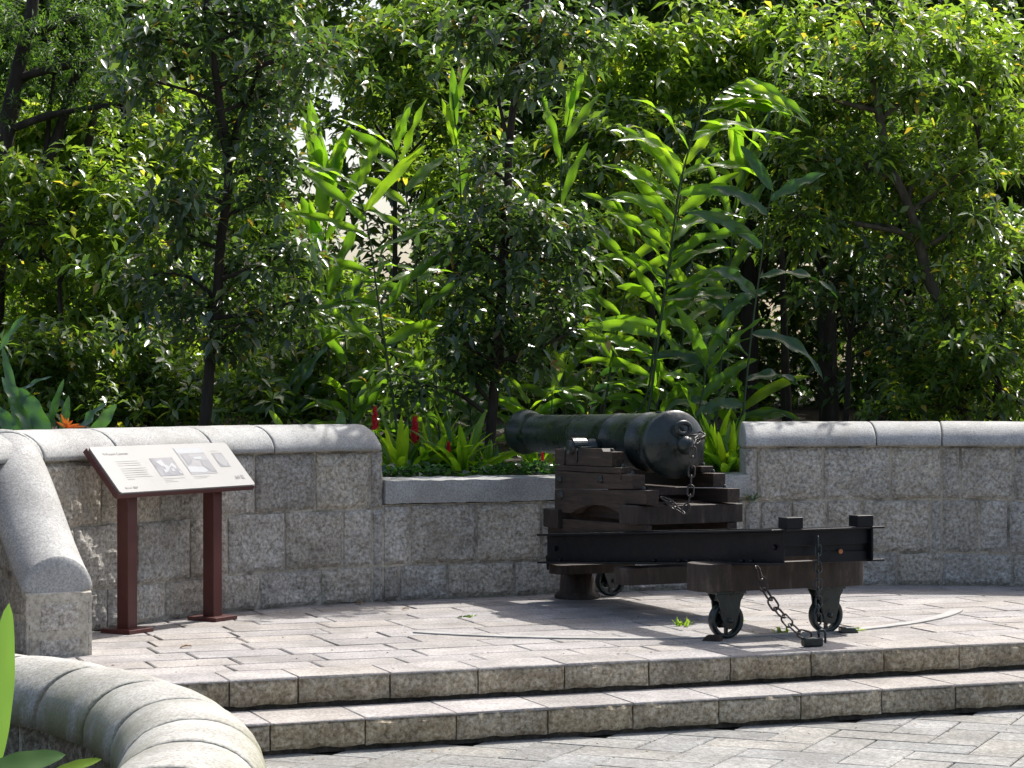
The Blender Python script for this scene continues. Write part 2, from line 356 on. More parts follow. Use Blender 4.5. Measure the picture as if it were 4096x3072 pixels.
def slab(mb, org, e, n, a0, a1, b0, b1, z, rnd, depth=.05, gap=.006, ch=.006, tilt=.0015, wob=.004):
    a0 += gap; a1 -= gap; b0 += gap; b1 -= gap
    j = lambda: rnd.uniform(-wob, wob)
    c = [(a0 + j(), b0 + j()), (a1 + j(), b0 + j()), (a1 + j(), b1 + j()), (a0 + j(), b1 + j())]
    inn = [(a0 + ch, b0 + ch), (a1 - ch, b0 + ch), (a1 - ch, b1 - ch), (a0 + ch, b1 - ch)]
    zz = [z + rnd.uniform(-tilt, tilt) for _ in range(4)]
    vs = []
    for (q, lo) in ((inn, None), (c, -.005), (c, -depth)):
        for i, (a, b) in enumerate(q):
            p = org + e * a + n * b; vs.append((p.x, p.y, zz[i] if lo is None else z + lo))
    fs = [(0, 1, 2, 3)]
    for i in range(4):
        k = (i + 1) % 4; fs += [(4 + i, 4 + k, k, i), (8 + i, 8 + k, 4 + k, 4 + i)]
    mb.add(vs, fs)

rnd = random.Random(4)
# terrace
mb = MB(); b = .34
row = 0
while b < 7.5:
    rh = rnd.choice((.27, .30, .33)); a = -2.6 + rnd.uniform(-.4, 0)
    while a < 8:
        l = rnd.uniform(.38, .62); c = STEP_O + STEP_E * (a + l / 2) + STEP_N * (b + rh / 2)
        if c.y < wall_y(c.x) + .35 and c.x > -3.6: slab(mb, STEP_O, STEP_E, STEP_N, a, a + l, b, b + rh, 0, rnd)
        a += l
    b += rh; row += 1
tag(mb.build('terrace_paving', PAVER), kind='structure')
mb = MB()
tb = [(-4.0, 9.0)]
mb.add([sp(-3.4, .02, -.011), sp(8.5, .02, -.011), sp(8.5, 6.5, -.011), sp(-3.4, 6.5, -.011)], [(0, 1, 2, 3)])
mb.add([sp(-3.4, -.42, -.161), sp(8.5, -.42, -.161), sp(8.5, .3, -.161), sp(-3.4, .3, -.161)], [(0, 1, 2, 3)])
tag(mb.build('terrace_bed', JOINT), kind='structure')
# steps: stones with rough risers
edge_path = Path([tuple(STEP_O + STEP_E * a) for a in (-3.2, 0, 3, 6, 9)])
low_path = Path([tuple(STEP_O + STEP_E * a - STEP_N * .425) for a in (-3.2, 0, 3, 6, 9)])
for (pth, zt, a_dep, nm, sd_) in ((edge_path, 0.0, .335, 'upper_step', 11), (low_path, -.15, .45, 'lower_step', 23)):
    rr = random.Random(sd_); mb = MB(); s = .2; top = MB()
    # joints roughly where the photo has them
    pj = [(230, 299, 391, 479, 565.5, 650, 731.5, 812.5, 885, 960.5, 1035) if sd_ == 11 else (158, 271, 366, 457, 549, 634, 720, 802, 883, 957, 1035)][0]
    zz = zt
    def s_for(px):
        q = 512 + F_PX * pth.p[:, 0] / pth.p[:, 1]; return float(np.interp(px, q, pth.s))
    js = [s_for(p) for p in pj]; js = [js[0] - 1.0, js[0] - .5] + js + [js[-1] + .5 * k for k in range(1, 5)]
    for i in range(len(js) - 1):
        block(mb, pth, js[i], js[i + 1], zt - .130, zt - .001, a_dep, off=0, rough=.010, edge=.013, step=.018, gap=.004, seed=sd_ + i)
    tag(mb.build(nm, GRANITE_S), kind='structure')
    fm = MB(); a0_, a1_ = js[0], js[-1]
    for i in range(len(js) - 1):
        for (b0, b1) in ((js[i], js[i + 1]),):
            p0 = pth.at(b0)[0] + STEP_N * .035; p1 = pth.at(b1)[0] + STEP_N * .035; q1 = p1 + STEP_N * .2; q0 = p0 + STEP_N * .2
            fm.add([(p.x, p.y, z) for z in (zt - .152, zt - .02) for p in (p0, p1, q1, q0)], [(0, 1, 5, 4), (4, 5, 6, 7)])
    tag(fm.build(nm + '_shadow_gap', JOINT), kind='structure')  # dark strip painting the shadow gap below the riser stones
    # dressed treads laid 3 mm above the riser stones
    tm = MB()
    for i in range(len(js) - 1):
        p0 = pth.at(js[i])[0]; e = STEP_E
        slab(tm, p0, STEP_E, STEP_N, 0, js[i + 1] - js[i], .004, a_dep - .003 if sd_ == 11 else .425, zt + .003, rr, depth=.012, gap=.003, ch=.004, wob=.002)
    tag(tm.build(nm + '_tread', PAVER), kind='structure')
# lower plaza
rnd = random.Random(9); mb = MB()
ang = R(21 + 45); e = Vector((math.cos(ang), math.sin(ang))); n = Vector((-math.sin(ang), math.cos(ang))); org = Vector((0, 8.5))
W_ = .245
for X_ in range(-36, 37):
    for Y_ in range(-36, 37):
        m_ = (X_ - Y_) % 4
        if m_ == 0: b_ = (X_, X_ + 2, Y_, Y_ + 1)
        elif m_ == 3: b_ = (X_, X_ + 1, Y_, Y_ + 2)
        else: continue
        c = org + e * ((b_[0] + b_[1]) / 2 * W_) + n * ((b_[2] + b_[3]) / 2 * W_); q = c - STEP_O
        if q.dot(STEP_N) < -.25 and 3.5 < c.y and abs(c.x) < 7: slab(mb, org, e, n, b_[0] * W_, b_[1] * W_, b_[2] * W_, b_[3] * W_, -.30, rnd, depth=.03, gap=.004, ch=.005, wob=.002)
tag(mb.build('plaza_paving', PAVER_G), kind='structure')
mb = MB(); mb.add([(-12, 1, -.312), (14, 1, -.312), (14, 16, -.312), (-12, 16, -.312)], [(0, 1, 2, 3)]); tag(mb.build('plaza_bed', JOINT), kind='structure')
# planting bed behind the parapet, rising slowly
mb = MB(); vs = []; fs = []
NX, NY = 60, 40
for j in range(NY + 1):
    for i in range(NX + 1):
        s = wall_path.len * i / NX; p, nn = wall_path.at(s); dist = .30 + (j / NY) ** 2 * 60
        q = p - nn * dist if j < 6 else Vector((p.x * (1 + j * .10), p.y + dist))
        vs.append((q.x, q.y, .70 + .05 * mnoise.noise(Vector((q.x * 2, q.y * 2, 0))) + (j / NY) * 1.0))
for j in range(NY):
    for i in range(NX): fs.append((j * (NX + 1) + i, j * (NX + 1) + i + 1, (j + 1) * (NX + 1) + i + 1, (j + 1) * (NX + 1) + i))
tag(mb.add(vs, fs, True).build('planting_bed', SOIL), kind='structure')

# ------------------------------------------------------------------ parapet walls
Z1, Z2, Z3, ZC, ZT = .235, .612, .99, .995, 1.167
TH = .46
sL = wall_path.s_at_px(384); sR = wall_path.s_at_px(745.5); wall_path.skew = sR
def masonry(parent, rows, th=TH, off=0.0, seed=0, mat=GRANITE, path=wall_path, rough=.015):
    mb = MB(); k = seed
    for (z0, z1, js) in rows:
        for i in range(len(js) - 1):
            k += 1; block(mb, path, js[i], js[i + 1], z0, z1, th, off=off, seed=k, rough=rough)
    return mb.build('stonework', mat, parent)
S = wall_path.s_at_px
def fill(a, b, lo=.36, hi=.6, seed=1):
    r = random.Random(seed); out = [a]
    while out[-1] < b - hi: out.append(out[-1] + r.uniform(lo, hi))
    if b - out[-1] < .18 and len(out) > 1: out.pop()
    return out + [b]
s00 = .3
left = empty('stone_parapet', (0, 0, 0), 0, 'grey rough granite parapet with rounded coping curving behind the information board, left of the gun', 'wall', 'granite parapets of the gun terrace')
jt = fill(s00, S(43), seed=3)[:-1] + [S(43), S(105), S(162), S(206), S(256), S(318), S(371), sL]
jm = fill(s00, S(75), seed=4)[:-1] + [S(75), S(139), S(192), S(229), S(287), S(343), S(373.5), sL]
jb = fill(s00, S(110), seed=5)[:-1] + [S(110), S(169), S(223), S(263), S(321), S(375), sL]
masonry(left, [(0, Z1, jb), (Z1, Z2, jm), (Z2, Z3, jt)], seed=10)
core(wall_path, s00, sL - .02, 0, ZC, TH).build('mortar', MORTAR, left)
cj = [s00, S(-60), S(-15), S(40), S(117), S(210), S(273), sL + .01]
for i in range(len(cj) - 1):
    coping(wall_path, cj[i], cj[i + 1], ZC, ZT - ZC, TH + .05, -TH / 2 + .0, COPING, left, round1=.10 if i == len(cj) - 2 else 0, seed=i)
filler(wall_path, s00 + .02, sL - .12, ZC, (ZT - ZC) * .955, (TH + .05) * .975, -TH / 2, left)
right = empty('stone_parapet', (0, 0, 0), 0, 'grey rough granite parapet with rounded coping at the right of the gun', 'wall', 'granite parapets of the gun terrace')
sE = wall_path.len - .4
jt = [sR, S(758), S(825), S(892), S(941), S(960), S(1014)] + fill(S(1014), sE, seed=6)[1:]
jm = [sR - .0, S(760), S(793), S(829), S(863.6), S(930.5), S(942), S(980), S(1009)] + fill(S(1009), sE, seed=7)[1:]
jb = [sR - .0, S(775), S(815), S(855), S(898), S(942), S(1012)] + fill(S(1012), sE, seed=8)[1:]
masonry(right, [(0, Z1, jb), (Z1, Z2, jm), (Z2, Z3, jt)], seed=60)
core(wall_path, sR + .02, sE, 0, ZC, TH).build('mortar', MORTAR, right)
cj = [sR - .01, S(875), S(942), S(1042)] + [S(1042) + .7, S(1042) + 1.5]
for i in range(len(cj) - 1):
    coping(wall_path, cj[i], cj[i + 1], ZC, ZT - ZC, TH + .05, -TH / 2, COPING, right, round0=.012 if i == 0 else 0, seed=20 + i)
filler(wall_path, sR + .05, cj[-1] - .05, ZC, (ZT - ZC) * .955, (TH + .05) * .975, -TH / 2, right)
sill = empty('embrasure_sill_wall', (0, 0, 0), 0, 'low granite wall with flat sill stone filling the gap under the cannon muzzle', 'wall')
jm = [sL, S(411), S(478.6), S(543), S(600), S(660), S(705), sR]
jb = [sL, S(401), S(448.5), S(514), S(570), S(630), S(690), sR]
masonry(sill, [(0, Z1, jb), (Z1, .632, jm)], seed=90)
core(wall_path, sL - .02, sR + .02, 0, .636, TH - .01).build('mortar', MORTAR, sill)
for i, (a, b_) in enumerate(((sL + .0, S(562)), (S(562), sR + .04))):
    mb = MB(); block(mb, wall_path, a, b_, .640, .796, .60, off=.012, rough=.002, edge=.004, step=.04, gap=.003, seed=130 + i)
    mb.build('sill_stone', COPING, sill)

# ------------------------------------------------------------------ wing wall (falls towards the camera)
wing_path = Path([(-2.95, 12.45), (-2.80, 12.2), (-2.585, 11.85), (-2.37, 11.5)])
WL = wing_path.len
def wing_top(s):            # underside of coping
    t = min(max((s - .28) / (WL - .28), 0), 1); t2 = t * t * (3 - 2 * t) * .35 + t * .65
    return .99 - .66 * t2
wing = empty('stepped_wing_wall', (0, 0, 0), 0, 'short granite wing wall whose rounded coping slopes steeply down to a square end, left of the board', 'wall')
WT = .34
mb = MB()
# camera-left face: use the path shifted to the left side (normal of this path points left-forward)
class SidePath:
    def __init__(s, base, off): s.b = base; s.o = off; s.len = base.len
    def at(s, t): p, n = s.b.at(t); return p + n * s.o, n
e0, nE = wing_path.at(WL - .001)   # nE points to camera-left side
lf = SidePath(wing_path, WT / 2)
jx = [.0, .25, .55, WL - .0]
k = 200
for (z0, z1, js) in ((0, .2, [0, .3, .6, WL]), (.2, .42, [0, .22, .5, WL]), (.42, 1.2, [0, .38, WL - .1])):
    for i in range(len(js) - 1):
        k += 1; block(mb, lf, js[i], js[i + 1], z0, (lambda s, z1=z1: min(z1, wing_top(s) - .02)), .03, off=.02, rough=.008, step=.03, seed=k, batter=0)
# end face stones: three columns
d_end = (wing_path.at(WL)[0] - wing_path.at(WL - .1)[0]).normalized()
pl = e0 + nE * (WT / 2 + .02) + d_end * .0; pr = e0 - nE * (WT / 2 + .02)
endp = Path([tuple(pl), tuple((pl + pr) / 2), tuple(pr)])
w_ = endp.len
for (z0, z1, c0, c1) in ((-.02, .115, .16, .84), (.115, .30, .17, .83), (-.02, .20, 0, .15), (.20, .31, 0, .16), (-.02, .14, .86, 1), (.14, .31, .85, 1)):
    k += 1; block(mb, endp, c0 * w_, c1 * w_, z0, z1, .03, off=.02, rough=.006, step=.02, seed=k, gap=.008)
mb.build('stonework', GRANITE, wing)
cm = MB(); vs = []; fs = []; n_ = 24
for i in range(n_ + 1):
    s = WL * i / n_; p, nn = wing_path.at(s); h = WT / 2 + .008
    for (o, z) in ((h, -.01), (h, wing_top(s)), (-h, wing_top(s)), (-h, -.01)): q = p + nn * o + (d_end * .012 if i == n_ else Vector((0, 0))); vs.append((q.x, q.y, z))
for i in range(n_):
    for kk in range(4): fs.append((i * 4 + kk, (i + 1) * 4 + kk, (i + 1) * 4 + (kk + 1) % 4, i * 4 + (kk + 1) % 4))
fs.append((n_ * 4 + 3, n_ * 4 + 2, n_ * 4 + 1, n_ * 4)); fs.append((0, 1, 2, 3))
cm.add(vs, fs).build('mortar', MORTAR, wing)
for (a, b_) in ((0, .30), (.30, WL + .03)):
    coping(wing_path, a, min(b_, WL - .001) + (.0), 0, .185, WT + .05, 0, COPING, wing, zf=lambda s: wing_top(s), seed=a * 9, round1=.012 if a > .1 else 0)

# ------------------------------------------------------------------ curved foreground wall
fg_path = Path([(-3.0, 9.30), (-2.45, 9.13), (-1.95, 8.87), (-1.58, 8.48), (-1.30, 8.02), (-1.11, 7.5), (-1.02, 7.0), (-.99, 6.4), (-1.02, 5.6), (-1.1, 4.8)])
fg = empty('curved_planter_wall', (0, 0, 0), 0, 'low curved granite wall with thick mossy half-round coping in the near left corner', 'wall')
FW = .49; s = .0; rr = random.Random(5); i = 0
fg_j = [.1]
while fg_j[-1] < fg_path.len - .4: fg_j.append(fg_j[-1] + rr.uniform(.44, .51))
for i in range(len(fg_j) - 1):
    coping(fg_path, fg_j[i], fg_j[i + 1], .098, .228, FW, 0, MOSSY, fg, seed=40 + i, bulge=.03, gap=.016 + .004 * (i % 2), vert=.03, pw=2.1)
filler(fg_path, .15, fg_j[-1] - .05,   .098, .165, FW * .74, 0, fg, vert=.03, pw=2.1)
fin = SidePath(fg_path, FW / 2 - .06); fout = SidePath(fg_path, -(FW / 2 - .06))
mb = MB(); k = 300; z0s = [-.5, -.32, -.12, .095]
for r_ in range(3):
    q = .1 + rr.uniform(0, .2)
    while q < fg_path.len - .5:
        l = rr.uniform(.26, .42); k += 1; block(mb, fin, q, q + l, z0s[r_], z0s[r_ + 1], .04, off=.015, rough=.014, edge=.015, step=.025, gap=.008, seed=k); q += l
class Flip:
    def __init__(s, b): s.b = b; s.len = b.len
    def at(s, t): p, n = s.b.at(s.len - t); return p, -n
fo = Flip(fout)
for r_ in range(3):
    q = .2
    while q < fg_path.len - .5:
        l = rr.uniform(.26, .42); k += 1; block(mb, fo, q, q + l, z0s[r_], z0s[r_ + 1], .04, off=.015, rough=.012, edge=.012, step=.04, gap=.008, seed=k); q += l
mb.build('stonework', GRANITE_B, fg)
core(SidePath(fg_path, FW / 2 - .055), .1, fg_path.len - .3, -.5, .10, FW - .11, off=-.006, n=60).build('mortar', MORTAR, fg)
# soil in the planter
mb = MB(); vs = [(-6, 3, -.12), (-6, 9.2, -.12)]
for i in range(41):
    p, n = fg_path.at(fg_path.len * i / 40); vs.append((p.x, p.y, -.12))
vs.append((-1.1, 3, -.12)); mb.add(vs, [tuple(range(len(vs)))[::-1]]); tag(mb.build('planter_soil', SOIL), kind='structure')

# ------------------------------------------------------------------ curved rail on the terrace
OX, OY = 1.736, 12.051; TH_A = R(-64.55)
Uv = Vector((math.cos(TH_A), math.sin(TH_A))); Vv = Vector((-Uv.y, Uv.x))
def LW(u, v, z): p = Vector((OX, OY)) + Uv * u + Vv * v; return Vector((p.x, p.y, z))
rail = MB(); cu, cv = -2.80, .10; vs = []; fs = []
r0, r1 = 2.27, 2.345; A0, A1 = R(-56), R(46); n_ = 80
for i in range(n_ + 1):
    a = A0 + (A1 - A0) * i / n_
    for (r_, z) in ((r0, -.006), (r0, .009), (r1, .009), (r1, -.006)): vs.append(LW(cu + r_ * math.cos(a), cv + r_ * math.sin(a), z))
for i in range(n_):
    for k in range(4): fs.append((i * 4 + k, i * 4 + (k + 1) % 4, (i + 1) * 4 + (k + 1) % 4, (i + 1) * 4 + k))
fs += [(0, 3, 2, 1), (n_ * 4, n_ * 4 + 1, n_ * 4 + 2, n_ * 4 + 3)]
rail.add(vs, fs); tag(rail.build('curved_rail', RAILM), 'pale steel strip rail curving across the paving under the wheels', 'rail')

# ------------------------------------------------------------------ traversing platform
plat = empty('traversing_platform', (OX, OY, 0), TH_A, 'black steel beam traversing platform on small wheels carrying the gun carriage', 'gun platform')
BL = 2.883; HS = .295
def ztop(u): return .640 + .068 * u
def zbot(u): return .446 + .068 * u
def beam(side):
    mb = MB(); t = .012; fl = .075; ft = .013; v = side * HS
    def bx(u0, u1, v0, v1, za, zb):      # za, zb functions
        vs = [(u, vv, z(u)) for z in (za, zb) for (u, vv) in ((u0, v0), (u1, v0), (u1, v1), (u0, v1))]
        mb.add(vs, [(3, 2, 1, 0), (4, 5, 6, 7), (0, 1, 5, 4), (1, 2, 6, 5), (2, 3, 7, 6), (3, 0, 4, 7)])
    va, vb = sorted((v, v - side * t)); bx(-BL, 0, va, vb, lambda u: zbot(u) + ft, lambda u: ztop(u) - ft)
    va, vb = sorted((v - side * t, v + side * fl)); bx(-BL, 0, va, vb, lambda u: ztop(u) - ft, ztop)
    bx(-BL, 0, va, vb, zbot, lambda u: zbot(u) + ft)
    o = mb.build('side_beam', BEAM, plat, bevel=.003, seg=1)
    for u in (-2.6, -1.35, -1.05, -.95, -.7, -.35, -.25):
        MB().lathe([(0, .0), (0, .016), (.016, .016), (.018, .013), (.018, 0)], (u, v + side * .045, zbot(u) + ft), (0, 0, 1), n=6).build('bolt', BEAM, o)
    for u in (-2.75, -.08):
        MB().lathe([(0, .0), (0, .016), (.014, .016), (.016, .013), (.016, 0)], (u, v, (zbot(u) + ztop(u)) / 2), (0, side, 0), n=6).build('bolt', BEAM, o)
    return o
for sd_ in (-1, 1): beam(sd_)
mb = MB(); mb.box((-.04, .0, .585), (.012, 2 * HS - .03, .085)); mb.box((-.055, .0, .52), (.01, 2 * HS - .03, .07)); mb.box((-.045, .12, .475), (.012, 2 * HS - .03 - .24, .06)); mb.box((-.016, .0, .632), (.03, 2 * HS - .03, .010)); mb.box((-.03, .0, .629), (.05, 2 * HS - .03, .006))
mb.build('end_plate', BEAM, plat, bevel=.002, seg=1)
mb = MB(); mb.lathe([(0, .013), (.006, .013), (.007, 0)], (-.037, .10, .505), (1, 0, 0), n=12); mb.build('rusty_bolt_head', RUST, plat)
for v in (-.215, .245):
    MB().box((-.05, v, .640 + .030), (.09, .105, .062)).build('stop_block', BEAM, plat, bevel=.004)
MB().box((-.25, -.10, .465), (.12, .30, .03)).build('inner_stay', WOOD_END, plat, bevel=.004)
# crosspieces with rounded ends
def crosspiece(u, hw, hl, z0, z1):
    mb = MB(); pts = []
    rr_ = hw * .75
    for (cx, cy, a0) in ((hw - rr_, hl - rr_, 0), (-hw + rr_, hl - rr_, 90), (-hw + rr_, -hl + rr_, 180), (hw - rr_, -hl + rr_, 270)):
        for k in range(7):
            a = R(a0 + 15 * k); pts.append((u + cx + rr_ * math.cos(a), cy + rr_ * math.sin(a), z0))
    mb.prism(pts, (0, 0, z1 - z0)); return mb.build('crosspiece', WOOD_END, plat, bevel=.005)
crosspiece(-.536, .12, .555, .27, .425)
crosspiece(-1.62, .09, .445, .215, .318)
crosspiece(-2.80, .10, .30, .185, .246)
def caster(u, v, k_=1.0):
    br = MB()
    for du in (-.042, .042):
        pts = [(-.094, .27), (-.090, .243), (-.070, .212), (-.064, .17), (-.050, .115), (-.036, .068), (-.022, .056), (.022, .056), (.036, .068), (.050, .115), (.064, .17), (.070, .212), (.090, .243), (.094, .27)]; pts = [(a, .1045 + (z - .1045) * k_ if z > .1045 else z) for a, z in pts]
        br.prism([(u + du - .006, v + a, z) for a, z in pts], (.012, 0, 0))
    br.box((u, v, .1045 + .1575 * k_), (.13, .19, .016)); br.box((u, v, .1045 + .1305 * k_), (.085, .12, .05))
    bo = br.build('wheel_bracket', IRON, plat, bevel=.002, seg=1)
    wh = MB(); wh.lathe([(-.026, .080), (-.026, .1005), (-.018, .1035), (.018, .1035), (.026, .1005), (.026, .080), (.0, .076), (-.026, .080)], (u, v, .1045), (1, 0, 0), n=36)
    for k in range(5):
        a = R(90 + 36 + 72 * k); c, s_ = math.cos(a), math.sin(a)
        wh.prism([(u - .009, v + c * .015 - s_ * .010, .1045 + s_ * .015 + c * .010), (u - .009, v + c * .015 + s_ * .010, .1045 + s_ * .015 - c * .010), (u - .009, v + c * .082 + s_ * .008, .1045 + s_ * .082 - c * .008), (u - .009, v + c * .082 - s_ * .008, .1045 + s_ * .082 + c * .008)], (.018, 0, 0))
    wh.lathe([(-.03, 0), (-.03, .026), (.03, .026), (.03, 0)], (u, v, .1045), (1, 0, 0), n=16)
    wo = wh.build('wheel', IRON, plat)
    ax = MB(); ax.lathe([(-.062, 0), (-.062, .014), (.062, .014), (.062, 0)], (u, v, .1045), (1, 0, 0), n=12); ax.build('axle', IRON, wo)
caster(-.50, -.355); caster(-.50, .31); caster(-3.02, .25, .55)
mb = MB(); mb.lathe([(0, .15), (.02, .155), (.05, .12), (.20, .11), (.205, 0)], (-2.98, -.02, 0), (0, 0, 1), n=24)
mb.build('pivot_block', WOOD_END, plat)
mb = MB(); mb.box((-2.885, -.0, .345), (.02, .57, .12)); mb.tube([(-2.91, -.27, .30), (-2.91, -.27, .22), (-2.91, -.10, .20)], .02, 8); mb.build('front_plate', BEAM, plat)

# ------------------------------------------------------------------ gun carriage
car = empty('gun_carriage', (OX, OY, 0), TH_A, 'stepped dark brown timber gun carriage standing on the black steel platform', 'gun carriage')
def step_prof():
    pts = [(-2.70, .60), (-2.70, 1.013), (-2.53, 1.013)]
    return pts
def cheek(side):
    v0 = side * .33; v1 = side * .24; va, vb = min(v0, v1), max(v0, v1)
    planks = []
    # bottom plank with arch
    arch = [(-2.46, .60), (-2.36, .635), (-2.24, .660), (-2.12, .672), (-2.0, .668), (-1.88, .650), (-1.78, .62), (-1.735, .60)]
    planks.append([(-2.70, .60)] + [(-2.70, .700), (-1.47, .703)][:1] + [(-2.70, .745), (-1.47, .790), (-1.47, .703), (-1.735, .695)] + arch[::-1])
    planks.append([(-2.70, .748), (-2.70, .868), (-1.645, .876), (-1.645, .790)])
    planks.append([(-2.70, .871), (-2.70, .905), (-1.79, .916), (-1.79, .878)])
    planks.append([(-2.70, .908), (-2.70, 1.010), (-2.05, 1.028), (-2.03, 1.010), (-1.91, 1.010), (-1.91, .918)])
    root = None
    for i, pr in enumerate(planks):
        mb = MB(); e = .0012 * ((i % 2) * 2 - 1)
        mb.prism([(u, va + e, z) for u, z in pr], (0, vb - va, 0))
        o = mb.build('cheek' if i == 0 else 'plank', WOOD, car if i == 0 else root, bevel=.004)
        if i == 0: root = o
    vo = v0
    for (u, z, r_) in ((-2.05, .835, .019), (-2.62, .815, .020), (-2.60, .715, .024), (-1.86, .73, .0)):
        if r_: MB().lathe([(0, 0), (0, r_ * 1.25), (.006, r_ * 1.25), (.007, r_ * .8), (.02, r_ * .7), (.021, 0)], (u, vo, z), (0, side, 0), n=10).build('bolt', IRON, root)
    for (u, z) in ((-1.72, .888), (-1.58, .80), (-1.84, .928), (-1.99, 1.02)):
        MB().lathe([(-.01, .011), (.008, .011), (.009, 0)], (u, (v0 + v1) / 2, z), (0, 0, 1), n=10).build('bolt', IRON, root)
    MB().box((-1.79, vo + side * .002, .862), (.010, .004, .04)).build('iron_strap', CHAIN, root)
    # cap square over the trunnion
    cs = MB(); pts = []
    for k in range(13):
        a = math.pi * k / 12; pts.append((TRU + .062 * math.cos(a), TRZ + .062 * math.sin(a)))
    inner = [(TRU + .050 * math.cos(math.pi * k / 12), TRZ + .050 * math.sin(math.pi * k / 12)) for k in range(12, -1, -1)]
    cs.prism([(u, va - .003, z) for u, z in pts + inner], (0, vb - va + .006, 0))
    for (a, b_) in ((TRU - .16, TRU - .055), (TRU + .055, TRU + .17)):
        cs.box(((a + b_) / 2, (va + vb) / 2, 1.0185 + (.008 if a > TRU else 0)), (b_ - a, .07, .009))
    for (u, ln) in ((TRU - .09, .11), (TRU + .085, .09)): cs.tube([(u, vo + side * .004, 1.02), (u, vo + side * .004, 1.02 - ln)], .0055, 6)
    cs.build('cap_square', IRON, car)
TRU, TRZ = -2.46, 1.025
for sd_ in (-1, 1): cheek(sd_)
def bar(name, u0, u1, v0, v1, z0, z1, m=WOOD_END, par=car, bev=.005): return MB().box(((u0 + u1) / 2, (v0 + v1) / 2, (z0 + z1) / 2), (u1 - u0, v1 - v0, z1 - z0)).build(name, m, par, bevel=bev)
bar('axletree', -1.735, -1.507, -.373, .373, .580, .693)
bar('axletree', -2.80, -2.59, -.365, .365, .498, .618)
bar('stool_bed', -2.3, -1.78, -.15, .15, .74, .79, WOOD)
bar('arch_blocker', -2.58, -1.76, -.238, .238, .585, .70, WOOD)  # added dark block, keeps the lit wall from showing through the cheek arch
[MB().prism([(-2.79, v, ztop(-2.79) + .002), (-1.515, v, ztop(-1.515) + .002), (-1.515, v, .579), (-2.58, v, .56), (-2.58, v, .497), (-2.79, v, .497)], (0, .07, 0)).build('skid', WOOD, car, bevel=.003) for v in (-.335, .265)]
# eyebolt on the axletree, where the chain is made fast
mb = MB(); mb.tube([(-1.50 + .0, -.16 + .018 * math.cos(a), .718 + .018 * math.sin(a)) for a in [2 * math.pi * k / 14 for k in range(15)]], .004, 6); mb.tube([(-1.56, -.16, .70), (-1.50, -.16, .70)], .006, 6)
mb.build('eyebolt', IRON, car)

# ------------------------------------------------------------------ cannon barrel
gun = empty('cannon_barrel', (OX, OY, 0), TH_A, 'black painted iron cannon barrel pointing away over the sill', 'cannon')
m0 = Vector((-3.88, 0, 1.098)); axis = Vector((-1.70, 0, 1.058)) - m0; GL = axis.length; axis.normalize()
prof = [(.0, .045), (.0, .085), (.0, .128), (.012, .138), (.03, .152), (.06, .158), (.10, .155), (.15, .140), (.20, .130), (.25, .127), (.27, .133), (.285, .133), (.30, .128), (.60, .136), (.95, .146), (.955, .150), (.985, .150), (.99, .150), (1.30, .160), (1.45, .166), (1.455, .172), (1.50, .172), (1.505, .170), (1.85, .184), (1.855, .189), (1.885, .189), (1.89, .186), (GL - .13, .191), (GL - .09, .197), (GL - .06, .206), (GL - .03, .211), (GL + .0, .211), (GL + .012, .206), (GL + .02, .192), (GL + .035, .176), (GL + .055, .135), (GL + .068, .085), (GL + .075, .045), (GL + .085, .035)]
mb = MB(); mb.lathe(prof, m0, axis, n=72); mb.lathe([(.0, .046), (.25, .046), (.25, 0)], m0, axis, n=24); mb.build('barrel', IRON, gun)
cb = m0 + axis * (GL + .135)
mb = MB(); mb.ball(cb, .058, 16); mb.lathe([(GL + .07, .045), (GL + .09, .032), (GL + .11, .034)], m0, axis, n=24); mb.build('cascabel', IRON, gun)
mb = MB(); rc = m0 + axis * (GL + .095) + Vector((0, 0, .102)); pr_ = []
for k in range(21):
    a = 2 * math.pi * k / 20; pr_.append(rc + Vector((.012, .048 * math.cos(a), .036 * math.sin(a))))
mb.tube(pr_, .016, 10, cap=False); mb.build('breeching_loop', IRON, gun)
for sd_ in (-1, 1):
    mb = MB(); mb.lathe([(.12, .055), (.20, .055), (.205, .047), (.345, .047), (.348, .043), (.348, 0)], (TRU, 0, TRZ), (0, sd_, 0), n=28); mb.build('trunnion', IRON, gun)
mb = MB(); mb.box(tuple(m0 + axis * (GL - .16) + Vector((0, 0, .193))), (.09, .045, .012)); mb.build('vent_patch', IRON, gun, bevel=.003)

